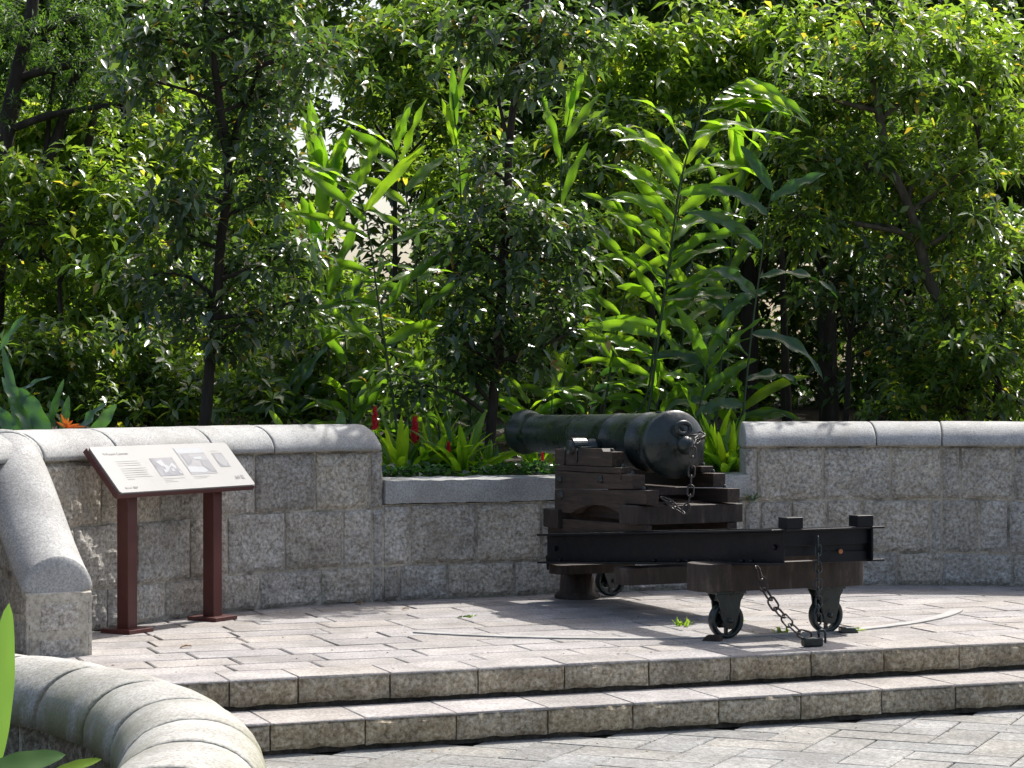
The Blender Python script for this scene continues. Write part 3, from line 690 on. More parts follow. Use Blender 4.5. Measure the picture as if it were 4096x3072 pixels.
# ------------------------------------------------------------------ chains
def link_mesh(L_, W_, r_):
    pts = []; h = L_ / 2 - W_ / 2
    for k in range(9): a = -math.pi / 2 + math.pi * k / 8; pts.append(Vector((h + W_ / 2 * math.cos(a), W_ / 2 * math.sin(a), 0)))
    for k in range(9): a = math.pi / 2 + math.pi * k / 8; pts.append(Vector((-h + W_ / 2 * math.cos(a), W_ / 2 * math.sin(a), 0)))
    pts.append(pts[0]); mb = MB(); mb.tube(pts, r_, 6, cap=False); return mb
def chain(name, label, pts, L_=.072, W_=.038, r_=.0052, m=CHAIN, twist0=0.0):
    pts = [Vector(p) for p in pts]
    root = empty(name, pts[0], 0, label, 'chain', 'chains on the gun and its platform')
    d = [0]
    for a, b_ in zip(pts[:-1], pts[1:]): d.append(d[-1] + (b_ - a).length)
    pitch = L_ - 2.6 * r_; n = int(d[-1] / pitch); me = None
    def at(t):
        t = min(max(t, 0), d[-1]); i = max(k for k in range(len(d)) if d[k] <= t + 1e-9); i = min(i, len(pts) - 2)
        return pts[i].lerp(pts[i + 1], (t - d[i]) / (d[i + 1] - d[i]))
    for k in range(n):
        a = at(k * pitch); b_ = at((k + 1) * pitch); c = (a + b_) / 2; t = (b_ - a).normalized()
        if me is None: o = link_mesh(L_, W_, r_).build('link', m, root); me = o.data
        else:
            o = bpy.data.objects.new('link', me); COL.objects.link(o); o.parent = root
        side = t.cross(Vector((.25, .93, .1))).normalized(); up = side.cross(t)
        ang_ = twist0 + (R(18) if k % 2 else R(98)); s2 = side * math.cos(ang_) + up * math.sin(ang_)
        from mathutils import Matrix
        Mx = Matrix((t, s2, t.cross(s2))).transposed(); o.rotation_euler = Mx.to_euler(); o.location = c - pts[0]
    return root
def catm(P, n=10):
    P = [Vector(p) for p in P]; P = [2 * P[0] - P[1]] + P + [2 * P[-1] - P[-2]]; out = []
    for i in range(1, len(P) - 2):
        for k in range(n):
            t = k / n; a, b_, c, d_ = P[i - 1], P[i], P[i + 1], P[i + 2]
            out.append(.5 * ((2 * b_) + (c - a) * t + (2 * a - 5 * b_ + 4 * c - d_) * t * t + (3 * b_ - a - 3 * c + d_) * t ** 3))
    return out + [P[-2]]
hang = LW(-1.50, .145, 1.10)
c0 = LW(-1.545, .06, 1.115)
dd = hang.y
chain('breech_chain', 'rusty chain hanging from the cannon breech to the carriage axletree', catm([LW(-1.535, .02, 1.118), LW(-1.52, .10, 1.118), pix(694, 443, 13.32), pix(693, 455, 13.30), pix(691.5, 474, 13.30), pix(690, 496, 13.28), pix(684, 513, 13.26), pix(674, 506, 13.27), pix(667, 500, 13.3), pix(659, 496, 13.34)]))
P0 = LW(-.405, -.16, .41)
chain('floor_chain', 'rusty chain sagging from the rear crosspiece down to the padlock on the paving', catm([pix(757, 567, 12.22), pix(764, 588, 12.15), pix(776, 608, 12.05), pix(790, 624, 11.95), pix(800, 633.5, 11.9), pix(808, 636.5, 11.92), pix(814, 632, 11.95)]), twist0=R(-20), L_=.088, W_=.046, r_=.006)
chain('rear_chain', 'dark chain hanging straight down from the end plate behind the padlock', catm([pix(818, 537, 12.02), pix(818.2, 560, 12.0), pix(818.5, 585, 11.98), pix(818.5, 610, 11.95), pix(818, 630, 11.93)]), m=IRON, L_=.06, W_=.032, r_=.005)
pk = empty('padlock', (pix(814, 642, 12.0).x, 11.93, 0), R(20), 'dark padlock lying on the paving at the end of the chains', 'padlock')
MB().box((-.022, 0, .030), (.115, .05, .050)).build('lock_body', IRON, pk, bevel=.01, seg=3)
mb = MB(); mb.tube([(.02, 0, .045), (.02, 0, .075)] + [(.036 + .022 * math.cos(a), 0, .07 + .022 * math.sin(a)) for a in [math.pi * (1 - k / 8) for k in range(9)]] + [(.058, 0, .02)], .007, 8); mb.build('shackle', IRON, pk)
# little wedge chocks by the wheels
def chock(p, rz, label):
    mb = MB(); mb.prism([(-.05, -.03, 0), (.055, -.03, 0), (.03, -.03, .03), (-.05, -.03, .035)], (0, .06, 0)); o = mb.build('wheel_chock', WOOD_END if p[0] < 1.5 else IRON, bevel=.003); o.location = p; o.rotation_euler = (0, 0, rz); tag(o, label, 'wheel chock')
w1 = LW(-.50, -.355, 0); w2 = LW(-.50, .31, 0)
chock((w1.x - .085, w1.y - .12, .001), R(160), 'small rusty wedge on the paving left of the near wheel')
chock((w2.x + .13, w2.y + .0, .001), R(10), 'small black wedge on the paving right of the far rear wheel')

# ------------------------------------------------------------------ information board
SX, SY, SYAW, SLn, SWd, STILT, SZ = -2.207, 12.386, 1.047, 1.285, .355, .83, .812
sb = empty('information_board', (SX, SY, 0), SYAW, 'tilted white information board on two maroon posts in front of the curved parapet', 'sign')
# local: x along length, y back, panel slopes up to the back
ct, st = math.cos(STILT), math.sin(STILT)
def PS(x, y, h=0.0): return (x, y * ct - h * st, SZ + y * st + h * ct)     # on the panel plane, h above it
mb = MB()
def slabp(mb, x0, x1, y0, y1, h0, h1, rnd_=0.0):
    if rnd_:
        pts = []
        for (cx, cy, a0) in ((x1 - rnd_, y1 - rnd_, 0), (x0 + rnd_, y1 - rnd_, 90), (x0 + rnd_, y0 + rnd_, 180), (x1 - rnd_, y0 + rnd_, 270)):
            for k in range(5): a = R(a0 + 22.5 * k); pts.append((cx + rnd_ * math.cos(a), cy + rnd_ * math.sin(a)))
    else: pts = [(x0, y0), (x1, y0), (x1, y1), (x0, y1)]
    n = len(pts); vs = [PS(x, y, h0) for x, y in pts] + [PS(x, y, h1) for x, y in pts]
    mb.add(vs, [tuple(range(n))[::-1], tuple(range(n, 2 * n))] + [(i, (i + 1) % n, n + (i + 1) % n, n + i) for i in range(n)]); return mb
slabp(mb, -.0, SLn, 0, SWd, -.05, -.012); mb.build('frame', MAROON, sb, bevel=.006)
pn = slabp(MB(), .012, SLn - .008, .006, SWd - .004, -.0115, -.002, .018).build('panel', PANEL, sb)
slabp(MB(), .010, SLn - .006, .003, SWd - .002, -.0145, -.012, .018).build('panel_edge', PIC_D, sb)
# the two pictures, the seal and the printing; y grows up the panel
def pr(name, m, x0, x1, y0, y1, h): return slabp(MB(), x0, x1, y0, y1, h - .0006, h, 0).build(name, m, pn)
H1 = -.0006
P_ = lambda fx, fy: (fx * SLn, fy * SWd)
def art(name, m, polys, h):
    if name != 'small_print' and len(polys) > 1:
        for i, pl_ in enumerate(polys): art(name, m, [pl_], h + i * .0002)
        return
    mb = MB()
    for pl_ in polys:
        mb.add([PS(x * SLn, y * SWd, h) for x, y in pl_], [tuple(range(len(pl_)))])
    return mb.build(name, m, pn)
def rect(x0, x1, y0, y1): return [(x0, y0), (x1, y0), (x1, y1), (x0, y1)]
art('picture', PIC_D, [rect(.355, .52, .31, .70)], H1)
art('picture_detail', PIC_L, [[(.385, .62), (.43, .66), (.435, .55), (.455, .50), (.49, .58), (.505, .50), (.49, .44), (.475, .52), (.45, .47), (.43, .40), (.42, .43), (.425, .50), (.405, .52)], rect(.455, .478, .40, .455), [(.40, .37), (.425, .39), (.42, .44), (.40, .45)], rect(.50, .512, .34, .40)], H1 + .0008)
art('picture', PIC_M, [rect(.575, .775, .31, .90)], H1)
art('picture_detail', PIC_L, [rect(.575, .775, .77, .90), [(.575, .36), (.69, .34), (.72, .38), (.70, .46), (.59, .49), (.578, .44)], [(.665, .68), (.735, .69), (.72, .62), (.67, .64)]], H1 + .0008)
art('picture_detail', PIC_D, [[(.60, .75), (.65, .76), (.655, .62), (.63, .55), (.60, .52)], [(.71, .60), (.772, .62), (.772, .34), (.73, .36), (.70, .50)]], H1 + .0011)
art('picture', PIC_D, [rect(.828, .905, .44, .76)], H1)
art('picture_detail', PIC_M, [[(.866 + .034 * math.cos(2 * math.pi * k / 20), .60 + .145 * math.sin(2 * math.pi * k / 20)) for k in range(20)]], H1 + .0008)
lines = []
rl = random.Random(3)
for i in range(3): lines.append(rect(.115, .115 + rl.uniform(.15, .17), .655 - i * .045, .666 - i * .045))
for i in range(6): lines.append(rect(.115, .115 + (rl.uniform(.165, .185) if i < 5 else .05), .50 - i * .045, .511 - i * .045))
for (x0, y0, l_) in ((.36, .25, .155), (.36, .215, .06), (.36, .18, .09), (.58, .26, .12), (.58, .225, .09), (.83, .80, .06)): lines.append(rect(x0, x0 + l_, y0, y0 + .010))
art('small_print', INK_L, lines, H1)
art('emblem', INK, [rect(.06, .105, .09, .125), rect(.115, .15, .11, .13), rect(.115, .14, .085, .10), [(.875, .16), (.885, .24), (.893, .16)], [(.905 + .01 * math.cos(k * .785), .20 + .035 * math.sin(k * .785)) for k in range(8)], rect(.925, .945, .16, .24)], H1)
tx = bpy.data.curves.new('heading', 'FONT'); tx.body = '9-Pound Cannon'; tx.size = .030; tx.extrude = .0002
tmp = bpy.data.objects.new('heading_text', tx); COL.objects.link(tmp); dg = bpy.context.evaluated_depsgraph_get()
hme = bpy.data.meshes.new_from_object(tmp.evaluated_get(dg)); bpy.data.objects.remove(tmp); hme.materials.clear(); hme.materials.append(INK)
to = bpy.data.objects.new('heading', hme); COL.objects.link(to); to.parent = pn
to.location = PS(.085, .80 * SWd, H1 + .0004); to.rotation_euler = (STILT, 0, 0); to.scale = (1.05, .85, 1)
for x, y_ in ((.235, .145), (1.03, .145)):
    mb = MB(); zt_ = SZ + .10; mb.box((x, y_, zt_ / 2 + .01), (.083, .083, zt_ - .02)); p_ = mb.build('post', MAROON, sb, bevel=.004)
    MB().box((x, y_, .012), (.215, .215, .024)).build('base_plate', MAROON, p_, bevel=.003)


# ------------------------------------------------------------------ vegetation
def np_mesh(name, V, Fq, m, parent=None, smooth=False):
    me = bpy.data.meshes.new(name); nv, nf = len(V), len(Fq)
    me.vertices.add(nv); me.vertices.foreach_set('co', np.ascontiguousarray(V, np.float32).ravel())
    me.loops.add(nf * 4); me.loops.foreach_set('vertex_index', np.ascontiguousarray(Fq, np.int32).ravel())
    me.polygons.add(nf); me.polygons.foreach_set('loop_start', np.arange(0, nf * 4, 4, dtype=np.int32))
    try: me.polygons.foreach_set('loop_total', np.full(nf, 4, np.int32))
    except Exception: pass
    if smooth: me.polygons.foreach_set('use_smooth', np.ones(nf, bool))
    me.update(calc_edges=True); me.validate()
    me.materials.append(m); o = bpy.data.objects.new(name, me); COL.objects.link(o)
    if parent: o.parent = parent
    return o
def norm(a): return a / np.maximum(np.linalg.norm(a, axis=-1, keepdims=True), 1e-9)

def leaves(rg, base, dirs, length, width, fold=.25, droop=.25):
    """base (n,3), dirs (n,3): returns verts, quads for folded drooping leaves of two quads each"""
    n = len(base); up = np.array([0, 0, 1.0])
    rv = rg.normal(size=(n, 3)) * .35 + up; side = norm(np.cross(dirs, rv)); nr = norm(np.cross(side, dirs))
    L = length[:, None]; W = width[:, None]
    c1 = base + dirs * L * .5 + nr * L * .02
    tip = base + dirs * L - up * L * droop * rg.uniform(.3, 1.2, (n, 1))
    l = base + dirs * L * .52 + side * W * .5 + nr * W * fold; r = base + dirs * L * .52 - side * W * .5 + nr * W * fold
    V = np.stack([base, r, tip, l, c1], 1).reshape(-1, 3)
    i = np.arange(n)[:, None] * 5
    F = np.concatenate([i + np.array([[0, 1, 2, 4]]), i + np.array([[0, 4, 2, 3]])], 0)
    return V, F

def whorls(rg, pos, axis, nl, ll, lw, spread=(55, 100), droop=.3):
    """rosettes of nl leaves around each twig tip"""
    n = len(pos); axis = norm(axis)
    t = norm(np.cross(axis, rg.normal(size=(n, 3)))); b = np.cross(axis, t)
    k = np.arange(nl)[None, :]; phi = k * 2.399 + rg.uniform(0, 6.28, (n, 1)); th = np.radians(rg.uniform(spread[0], spread[1], (n, nl)))
    d = (t[:, None] * np.cos(phi)[..., None] + b[:, None] * np.sin(phi)[..., None]) * np.sin(th)[..., None] + axis[:, None] * np.cos(th)[..., None]
    base = pos[:, None] - axis[:, None] * (k[..., None] * ll * .10) + d * .006
    L = ll * rg.uniform(.7, 1.25, (n, 1)) * rg.uniform(.65, 1.15, (n, nl)); W = lw * rg.uniform(.8, 1.2, (n, nl))
    return leaves(rg, base.reshape(-1, 3), norm(d).reshape(-1, 3), L.ravel(), W.ravel(), droop=droop)

def crown_points(rg, c, r, n, clump=7, sig=.15):
    k = max(3, n // clump)
    u = norm(rg.normal(size=(k, 3))); rad = rg.uniform(.1, 1.25, (k, 1)) ** .6
    cc = u * rad * np.array(r) + np.array(c)
    idx = rg.integers(0, k, n); p = cc[idx] + rg.normal(size=(n, 3)) * np.array([sig, sig, sig * .55])
    ax = norm((p - np.array(c)) / np.array(r)) * .6 + (p - cc[idx]) / sig * .35 + np.array([0, 0, .75]) + rg.normal(size=(n, 3)) * .25
    return p, ax

def to_pts(tr, d): return [pix(x, y, d) for x, y in tr]
def tree(name, label, cat, d, trunk, blobs, mat, n_per=1.0, ll=.135, lw=.046, nl=9, seed=0, r0=.05, r1=.02, group=None, bark=None, droop=.16, dens=175, depth=.55, forks=(), sig=.16, gz=.70):
    """trunk: photo-pixel polyline (base first) set at depth d; blobs: (px, py, rx_px, ry_px[, dd])"""
    rg = np.random.default_rng(seed); pp = [pix(x, y, d) for x, y in trunk]
    base = pp[0].copy(); base.z = gz + (0.0)
    root = empty(name, base, 0, label, cat, group)
    pts = catm([base - base] + [p - base for p in pp], 6) if (pp[0] - base).length > .05 else catm([p - base for p in pp], 6)
    m = len(pts); mb = MB(); mb.tube(pts, [r0 + (r1 - r0) * i / (m - 1) for i in range(m)], 9)
    for fk in forks:
        q = catm([pix(x, y, d + dz) - base for x, y, dz in fk[1]], 6); mb.tube(q, [fk[0] * (1 - .6 * i / (len(q) - 1)) for i in range(len(q))], 7)
    Vs = []; Fs = []; off = 0
    for bi, bl in enumerate(blobs):
        px, py, rx, ry = bl[:4]; dd = bl[4] if len(bl) > 4 else rg.uniform(-.3, .3)
        c = np.array(pix(px, py, d + dd) - base); ppm = F_PX / d; r = np.array([rx / ppm, depth * (.6 + .4 * (rx + ry) / 2 / ppm), ry / ppm])
        n = int(dens * n_per * (rx * ry * math.pi) / ppm ** 2 * 1.0) + 12
        p, ax = crown_points(rg, c, r, n, sig=sig)
        keep = (p[:, 2] + base.z) > gz + .05; p, ax = p[keep], ax[keep]
        V, F = whorls(rg, p, ax, nl, ll, lw, droop=droop); Vs.append(V); Fs.append(F + off); off += len(V)
        # limb from the trunk to the blob and a few twigs
        cv_ = Vector(c); j = min(range(m), key=lambda q: (pts[q] - cv_).length + (0 if pts[q].z < cv_.z else (pts[q].z - cv_.z) * 2)); a = pts[max(0, j - 2)]
        mid = a.lerp(cv_, .5) + Vector((rg.uniform(-.05, .05), rg.uniform(-.1, .1), rg.uniform(-.04, .08)))
        if (a - cv_).length > .08: mb.tube(catm([a, mid, cv_], 5), [r1 * .75] * 6 + [r1 * .5] * 5, 6, cap=False)
        for q in rg.choice(n if n <= len(p) else len(p), size=min(len(p), max(4, n // 30)), replace=False):
            tip = Vector(p[q]); mm = cv_.lerp(tip, .5) + Vector((0, 0, rg.uniform(-.05, .05))); mb.tube([cv_.lerp(tip, .1), mm, tip], [.008, .006, .003], 5, cap=False)
    mb.build('trunk', bark or BARK, root)
    np_mesh('crown', np.concatenate(Vs), np.concatenate(Fs), mat, root)
    return root

G_N = 'dark young trees just behind the parapet'
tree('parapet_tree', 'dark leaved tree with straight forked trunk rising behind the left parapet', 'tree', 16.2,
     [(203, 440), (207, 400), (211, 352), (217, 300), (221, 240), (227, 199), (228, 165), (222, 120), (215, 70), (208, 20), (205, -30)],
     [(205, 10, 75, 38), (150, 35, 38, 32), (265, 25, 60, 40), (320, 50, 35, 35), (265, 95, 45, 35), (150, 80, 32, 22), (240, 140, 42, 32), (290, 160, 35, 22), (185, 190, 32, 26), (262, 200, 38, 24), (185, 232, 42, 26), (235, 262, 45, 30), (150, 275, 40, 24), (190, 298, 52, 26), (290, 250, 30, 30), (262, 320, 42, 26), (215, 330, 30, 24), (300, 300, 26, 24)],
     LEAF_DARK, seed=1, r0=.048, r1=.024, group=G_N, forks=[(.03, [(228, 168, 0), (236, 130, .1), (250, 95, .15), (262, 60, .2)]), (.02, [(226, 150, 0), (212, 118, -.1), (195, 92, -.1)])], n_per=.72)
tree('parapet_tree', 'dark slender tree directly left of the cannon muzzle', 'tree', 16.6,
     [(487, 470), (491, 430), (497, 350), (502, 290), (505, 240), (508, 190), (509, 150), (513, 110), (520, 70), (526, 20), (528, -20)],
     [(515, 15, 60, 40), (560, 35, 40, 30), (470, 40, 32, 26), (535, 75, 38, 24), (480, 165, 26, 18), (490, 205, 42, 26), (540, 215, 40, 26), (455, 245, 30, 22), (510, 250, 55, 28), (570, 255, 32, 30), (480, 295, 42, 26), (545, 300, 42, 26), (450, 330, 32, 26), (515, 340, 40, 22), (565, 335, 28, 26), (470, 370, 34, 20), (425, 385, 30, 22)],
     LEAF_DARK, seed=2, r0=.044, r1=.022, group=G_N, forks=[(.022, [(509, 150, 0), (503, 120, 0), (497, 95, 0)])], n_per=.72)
tree('leaning_tree', 'pale barked leaning tree with whorled leaves behind the right parapet', 'tree', 18.2,
     [(966, 440), (962, 400), (954, 350), (944, 310), (930, 282), (921, 250), (908, 205), (890, 165), (880, 120), (872, 60), (868, -20)],
     [(870, 40, 60, 35), (800, 90, 40, 35), (860, 105, 45, 28), (920, 95, 30, 22), (810, 160, 38, 36), (860, 165, 45, 26), (920, 180, 46, 24), (965, 170, 36, 22), (985, 215, 34, 18), (940, 225, 32, 18), (800, 215, 28, 22), (860, 225, 30, 14)],
     LEAF_MID, seed=3, r0=.062, r1=.03, bark=BARK_L, ll=.135, forks=[(.024, [(921, 252, 0), (905, 225, .1), (890, 205, .2)]), (.02, [(915, 230, 0), (925, 205, .1), (945, 190, .2)])])
tree('bushy_tree', 'low bushy tree over the right parapet at the right picture edge', 'tree', 17.9,
     [(1000, 440), (998, 400), (1000, 340), (1008, 280)],
     [(1000, 255, 34, 26), (975, 300, 42, 26), (1012, 300, 28, 26), (950, 340, 36, 22), (990, 350, 42, 24), (920, 375, 36, 20), (965, 390, 38, 22), (1010, 395, 34, 24), (905, 405, 34, 14)],
     LEAF_MID, seed=4, r0=.05, r1=.02, ll=.12, dens=170)
tree('feathery_tree', 'tree with dark forked trunks and small feathery leaves in the upper left corner', 'tree', 19.5,
     [(-8, 440), (-6, 330), (0, 200), (8, 120), (18, 70), (30, 20), (36, -30)],
     [(20, 25, 60, 32), (85, 15, 50, 30), (60, 70, 60, 30), (115, 60, 30, 26), (20, 100, 36, 20), (110, 105, 26, 18)],
     LEAF_FINE, seed=5, r0=.10, r1=.05, ll=.075, lw=.016, nl=12, dens=260, depth=.7,
     forks=[(.06, [(18, 240, .2), (60, 130, .2), (72, 85, .2), (95, 55, .2), (125, 35, .3)]), (.05, [(75, 180, .4), (88, 145, .4), (98, 105, .5), (118, 75, .5)]), (.03, [(45, 170, .2), (50, 110, .2), (56, 60, .2)])])

GS = 'sunlit shrubby trees between the parapet and the wood'
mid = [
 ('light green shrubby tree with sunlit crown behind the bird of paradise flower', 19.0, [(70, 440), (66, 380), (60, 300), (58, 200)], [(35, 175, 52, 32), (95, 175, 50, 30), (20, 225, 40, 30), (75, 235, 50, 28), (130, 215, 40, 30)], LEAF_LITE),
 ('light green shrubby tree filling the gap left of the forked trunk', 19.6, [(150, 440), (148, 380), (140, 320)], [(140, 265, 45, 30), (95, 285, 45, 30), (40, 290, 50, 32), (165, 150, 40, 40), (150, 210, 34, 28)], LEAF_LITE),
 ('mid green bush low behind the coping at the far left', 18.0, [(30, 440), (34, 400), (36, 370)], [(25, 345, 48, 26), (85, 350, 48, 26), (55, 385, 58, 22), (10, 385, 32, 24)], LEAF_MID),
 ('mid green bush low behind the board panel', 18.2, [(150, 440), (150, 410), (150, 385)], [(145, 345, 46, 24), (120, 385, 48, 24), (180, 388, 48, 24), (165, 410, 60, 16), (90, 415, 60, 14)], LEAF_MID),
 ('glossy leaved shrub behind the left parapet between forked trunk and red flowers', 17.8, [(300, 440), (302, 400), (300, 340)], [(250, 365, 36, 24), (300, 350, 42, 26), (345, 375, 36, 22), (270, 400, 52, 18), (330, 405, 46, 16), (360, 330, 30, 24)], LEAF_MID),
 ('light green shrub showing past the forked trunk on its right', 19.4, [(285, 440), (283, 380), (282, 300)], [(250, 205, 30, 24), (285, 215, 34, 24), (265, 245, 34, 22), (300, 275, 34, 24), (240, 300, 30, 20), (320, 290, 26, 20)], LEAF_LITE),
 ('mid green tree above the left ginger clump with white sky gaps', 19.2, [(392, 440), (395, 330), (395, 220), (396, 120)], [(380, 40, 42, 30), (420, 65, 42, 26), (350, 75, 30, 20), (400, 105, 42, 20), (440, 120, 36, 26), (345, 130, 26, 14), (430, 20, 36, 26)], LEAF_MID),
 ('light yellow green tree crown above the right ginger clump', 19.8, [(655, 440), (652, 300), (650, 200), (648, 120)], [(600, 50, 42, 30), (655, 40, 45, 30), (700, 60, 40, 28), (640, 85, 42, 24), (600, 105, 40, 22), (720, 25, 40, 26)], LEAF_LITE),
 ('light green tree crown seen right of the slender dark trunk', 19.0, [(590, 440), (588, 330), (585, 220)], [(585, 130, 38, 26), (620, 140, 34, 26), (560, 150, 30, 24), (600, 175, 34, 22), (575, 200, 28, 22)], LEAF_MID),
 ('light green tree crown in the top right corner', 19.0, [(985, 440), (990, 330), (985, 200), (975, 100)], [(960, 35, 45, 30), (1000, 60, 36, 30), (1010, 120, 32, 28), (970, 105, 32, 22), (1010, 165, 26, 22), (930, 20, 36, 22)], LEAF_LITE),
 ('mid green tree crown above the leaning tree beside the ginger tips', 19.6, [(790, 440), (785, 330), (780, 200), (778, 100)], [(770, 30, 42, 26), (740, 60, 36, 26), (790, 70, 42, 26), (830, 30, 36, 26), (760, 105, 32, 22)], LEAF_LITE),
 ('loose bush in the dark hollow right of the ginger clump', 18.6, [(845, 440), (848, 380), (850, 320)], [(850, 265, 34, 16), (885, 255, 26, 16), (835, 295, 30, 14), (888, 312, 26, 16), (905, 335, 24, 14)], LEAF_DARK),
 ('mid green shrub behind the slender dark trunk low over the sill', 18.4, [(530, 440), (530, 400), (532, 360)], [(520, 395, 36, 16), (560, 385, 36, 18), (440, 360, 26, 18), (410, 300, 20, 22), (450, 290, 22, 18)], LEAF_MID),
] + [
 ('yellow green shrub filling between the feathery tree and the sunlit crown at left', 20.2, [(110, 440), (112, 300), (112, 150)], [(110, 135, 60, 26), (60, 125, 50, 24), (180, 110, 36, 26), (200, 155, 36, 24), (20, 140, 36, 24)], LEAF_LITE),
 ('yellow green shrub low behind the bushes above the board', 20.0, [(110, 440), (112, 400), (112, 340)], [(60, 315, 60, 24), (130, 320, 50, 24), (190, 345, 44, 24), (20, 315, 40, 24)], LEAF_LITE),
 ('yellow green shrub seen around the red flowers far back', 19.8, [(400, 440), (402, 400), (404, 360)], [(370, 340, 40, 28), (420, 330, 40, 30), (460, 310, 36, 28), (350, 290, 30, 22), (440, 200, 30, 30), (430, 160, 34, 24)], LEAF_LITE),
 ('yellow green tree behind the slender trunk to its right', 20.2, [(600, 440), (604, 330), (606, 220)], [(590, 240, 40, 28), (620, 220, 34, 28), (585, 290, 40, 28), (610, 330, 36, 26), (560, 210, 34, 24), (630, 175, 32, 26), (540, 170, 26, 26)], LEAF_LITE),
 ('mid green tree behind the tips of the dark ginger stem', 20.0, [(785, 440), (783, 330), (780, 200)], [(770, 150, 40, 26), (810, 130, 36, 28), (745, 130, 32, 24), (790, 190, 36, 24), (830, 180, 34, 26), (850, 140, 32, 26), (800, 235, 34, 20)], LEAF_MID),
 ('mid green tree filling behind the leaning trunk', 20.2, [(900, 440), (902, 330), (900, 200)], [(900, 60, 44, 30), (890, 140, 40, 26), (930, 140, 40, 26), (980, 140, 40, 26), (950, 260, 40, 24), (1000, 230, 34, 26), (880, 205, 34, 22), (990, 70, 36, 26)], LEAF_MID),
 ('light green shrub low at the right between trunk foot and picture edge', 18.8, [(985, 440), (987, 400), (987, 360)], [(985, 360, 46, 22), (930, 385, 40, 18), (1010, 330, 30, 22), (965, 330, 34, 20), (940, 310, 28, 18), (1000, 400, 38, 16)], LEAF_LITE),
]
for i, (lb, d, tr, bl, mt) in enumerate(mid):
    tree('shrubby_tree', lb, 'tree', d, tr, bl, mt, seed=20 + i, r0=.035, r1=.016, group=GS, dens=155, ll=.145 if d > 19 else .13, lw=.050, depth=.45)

# tall wood behind: individual trees with big crowns
GB = 'tall trees of the wood behind'
wood_t = [(-40, 'far left edge'), (60, None), (150, None), (235, None), (455, None), (560, None), (650, None), (745, None), (830, None), (915, None), (1000, None), (1075, None)]
wl = ['tall dark wood tree behind the feathery tree at the left picture edge', 'tall dark wood tree behind the sunlit shrub left of the forked trunk', 'tall dark wood tree just left of the forked trunk', 'tall dark wood tree just right of the forked trunk', 'tall dark wood tree between the ginger clumps, left one', 'tall dark wood tree behind the slender dark trunk', 'tall dark wood tree behind the yellow green crown', 'tall dark wood tree behind the tips of the right ginger clump', 'tall dark wood tree behind the dark hollow', 'tall dark wood tree behind the leaning trunk', 'tall dark wood tree behind the top right crown', 'tall dark wood tree at the right picture edge']
for i, (px, _) in enumerate(wood_t):
    rr = random.Random(100 + i); d = 23.5 + rr.uniform(-.8, 1.5)
    bl = []
    for row_, yy in enumerate((-110, -50, 5, 60, 115, 170, 225, 280, 335, 385)):
        for sx in (-1, 0, 1):
            X = px + sx * 34 + rr.uniform(-12, 12)
            if 742 < X < 885 and yy > 275: continue      # the deep hollow right of the ginger clump
            # open places where the sky shows
            if ((X - 318) / 30) ** 2 + ((yy - 118) / 42) ** 2 < 1 or ((X - 372) / 48) ** 2 + ((yy - 250) / 62) ** 2 < 1: continue
            bl.append((X, yy + rr.uniform(-12, 12), 34, 34, rr.uniform(-.8, .8)))
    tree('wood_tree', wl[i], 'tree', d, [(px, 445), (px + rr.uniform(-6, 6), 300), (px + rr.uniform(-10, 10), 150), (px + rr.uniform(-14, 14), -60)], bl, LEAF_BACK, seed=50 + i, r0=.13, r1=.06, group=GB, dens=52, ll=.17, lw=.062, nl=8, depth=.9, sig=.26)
# far mass of the wood
rg = np.random.default_rng(77); n = 15000
x = rg.uniform(-9, 10, n); y = rg.uniform(27, 33, n); z = rg.uniform(.8, 8.5, n)
pxx = 512 + F_PX * x / y; pyy = HOR - F_PX * (z - HC) / y
gap_ = (((x + 2.6) / .75) ** 2 + ((z - 4.7) / 1.0) ** 2 < 1) | (((x + 1.9) / .9) ** 2 + ((z - 3.2) / 1.4) ** 2 < 1)
keep = ~(gap_ & (rg.uniform(size=n) < .78)); P = np.stack([x, y, z], 1)[keep]
V, Fq = whorls(rg, P, np.array([0, 0, 1.0]) + rg.normal(size=(len(P), 3)) * .5, 8, .24, .10)
o = np_mesh('far_wood', V, Fq, LEAF_BACK); tag(o, 'dense dark mass of the far wood closing the view', 'wood', kind='stuff')

# long blade leaves
def blade(mb, base, d, up, L, W, droop=.5, wave=.012, seed=0, nl=12, fold=.18, tipw=.0, twist=0.0):
    rr = random.Random(seed); d = Vector(d).normalized(); up = Vector(up); side = d.cross(up).normalized(); nr = side.cross(d).normalized()
    if twist: side, nr = side * math.cos(twist) + nr * math.sin(twist), nr * math.cos(twist) - side * math.sin(twist)
    ph = rr.uniform(0, 6); vs = []; fs = []; p = Vector(base); dirv = d.copy(); st = L / nl; bend = droop / nl
    fr = rr.uniform(14, 20)
    for i in range(nl + 1):
        t = i / nl; wd = W * (math.sin(math.pi * min(1, t * .93 + .06)) ** .62) * (1 - .12 * t)
        if i == nl: wd = .001
        if i == 0: wd = W * .10
        wv = wave * math.sin(t * fr + ph) * (4 * t * (1 - t)); wv2 = wave * math.sin(t * fr + ph + 1.7) * (4 * t * (1 - t))
        n2 = side.cross(dirv).normalized()
        q = [p + side * wd * .5 + n2 * (wd * fold + wv), p + side * wd * .26 + n2 * (wd * fold * .45 + wv * .3), p, p - side * wd * .26 + n2 * (wd * fold * .45 + wv2 * .3), p - side * wd * .5 + n2 * (wd * fold + wv2)]
        vs += q
        dirv = (dirv - Vector((0, 0, 1)) * bend * (.5 + t)).normalized(); p = p + dirv * st
    for i in range(nl):
        for k in range(4): fs.append((i * 5 + k, i * 5 + k + 1, (i + 1) * 5 + k + 1, (i + 1) * 5 + k))
    mb.add(vs, fs, True)

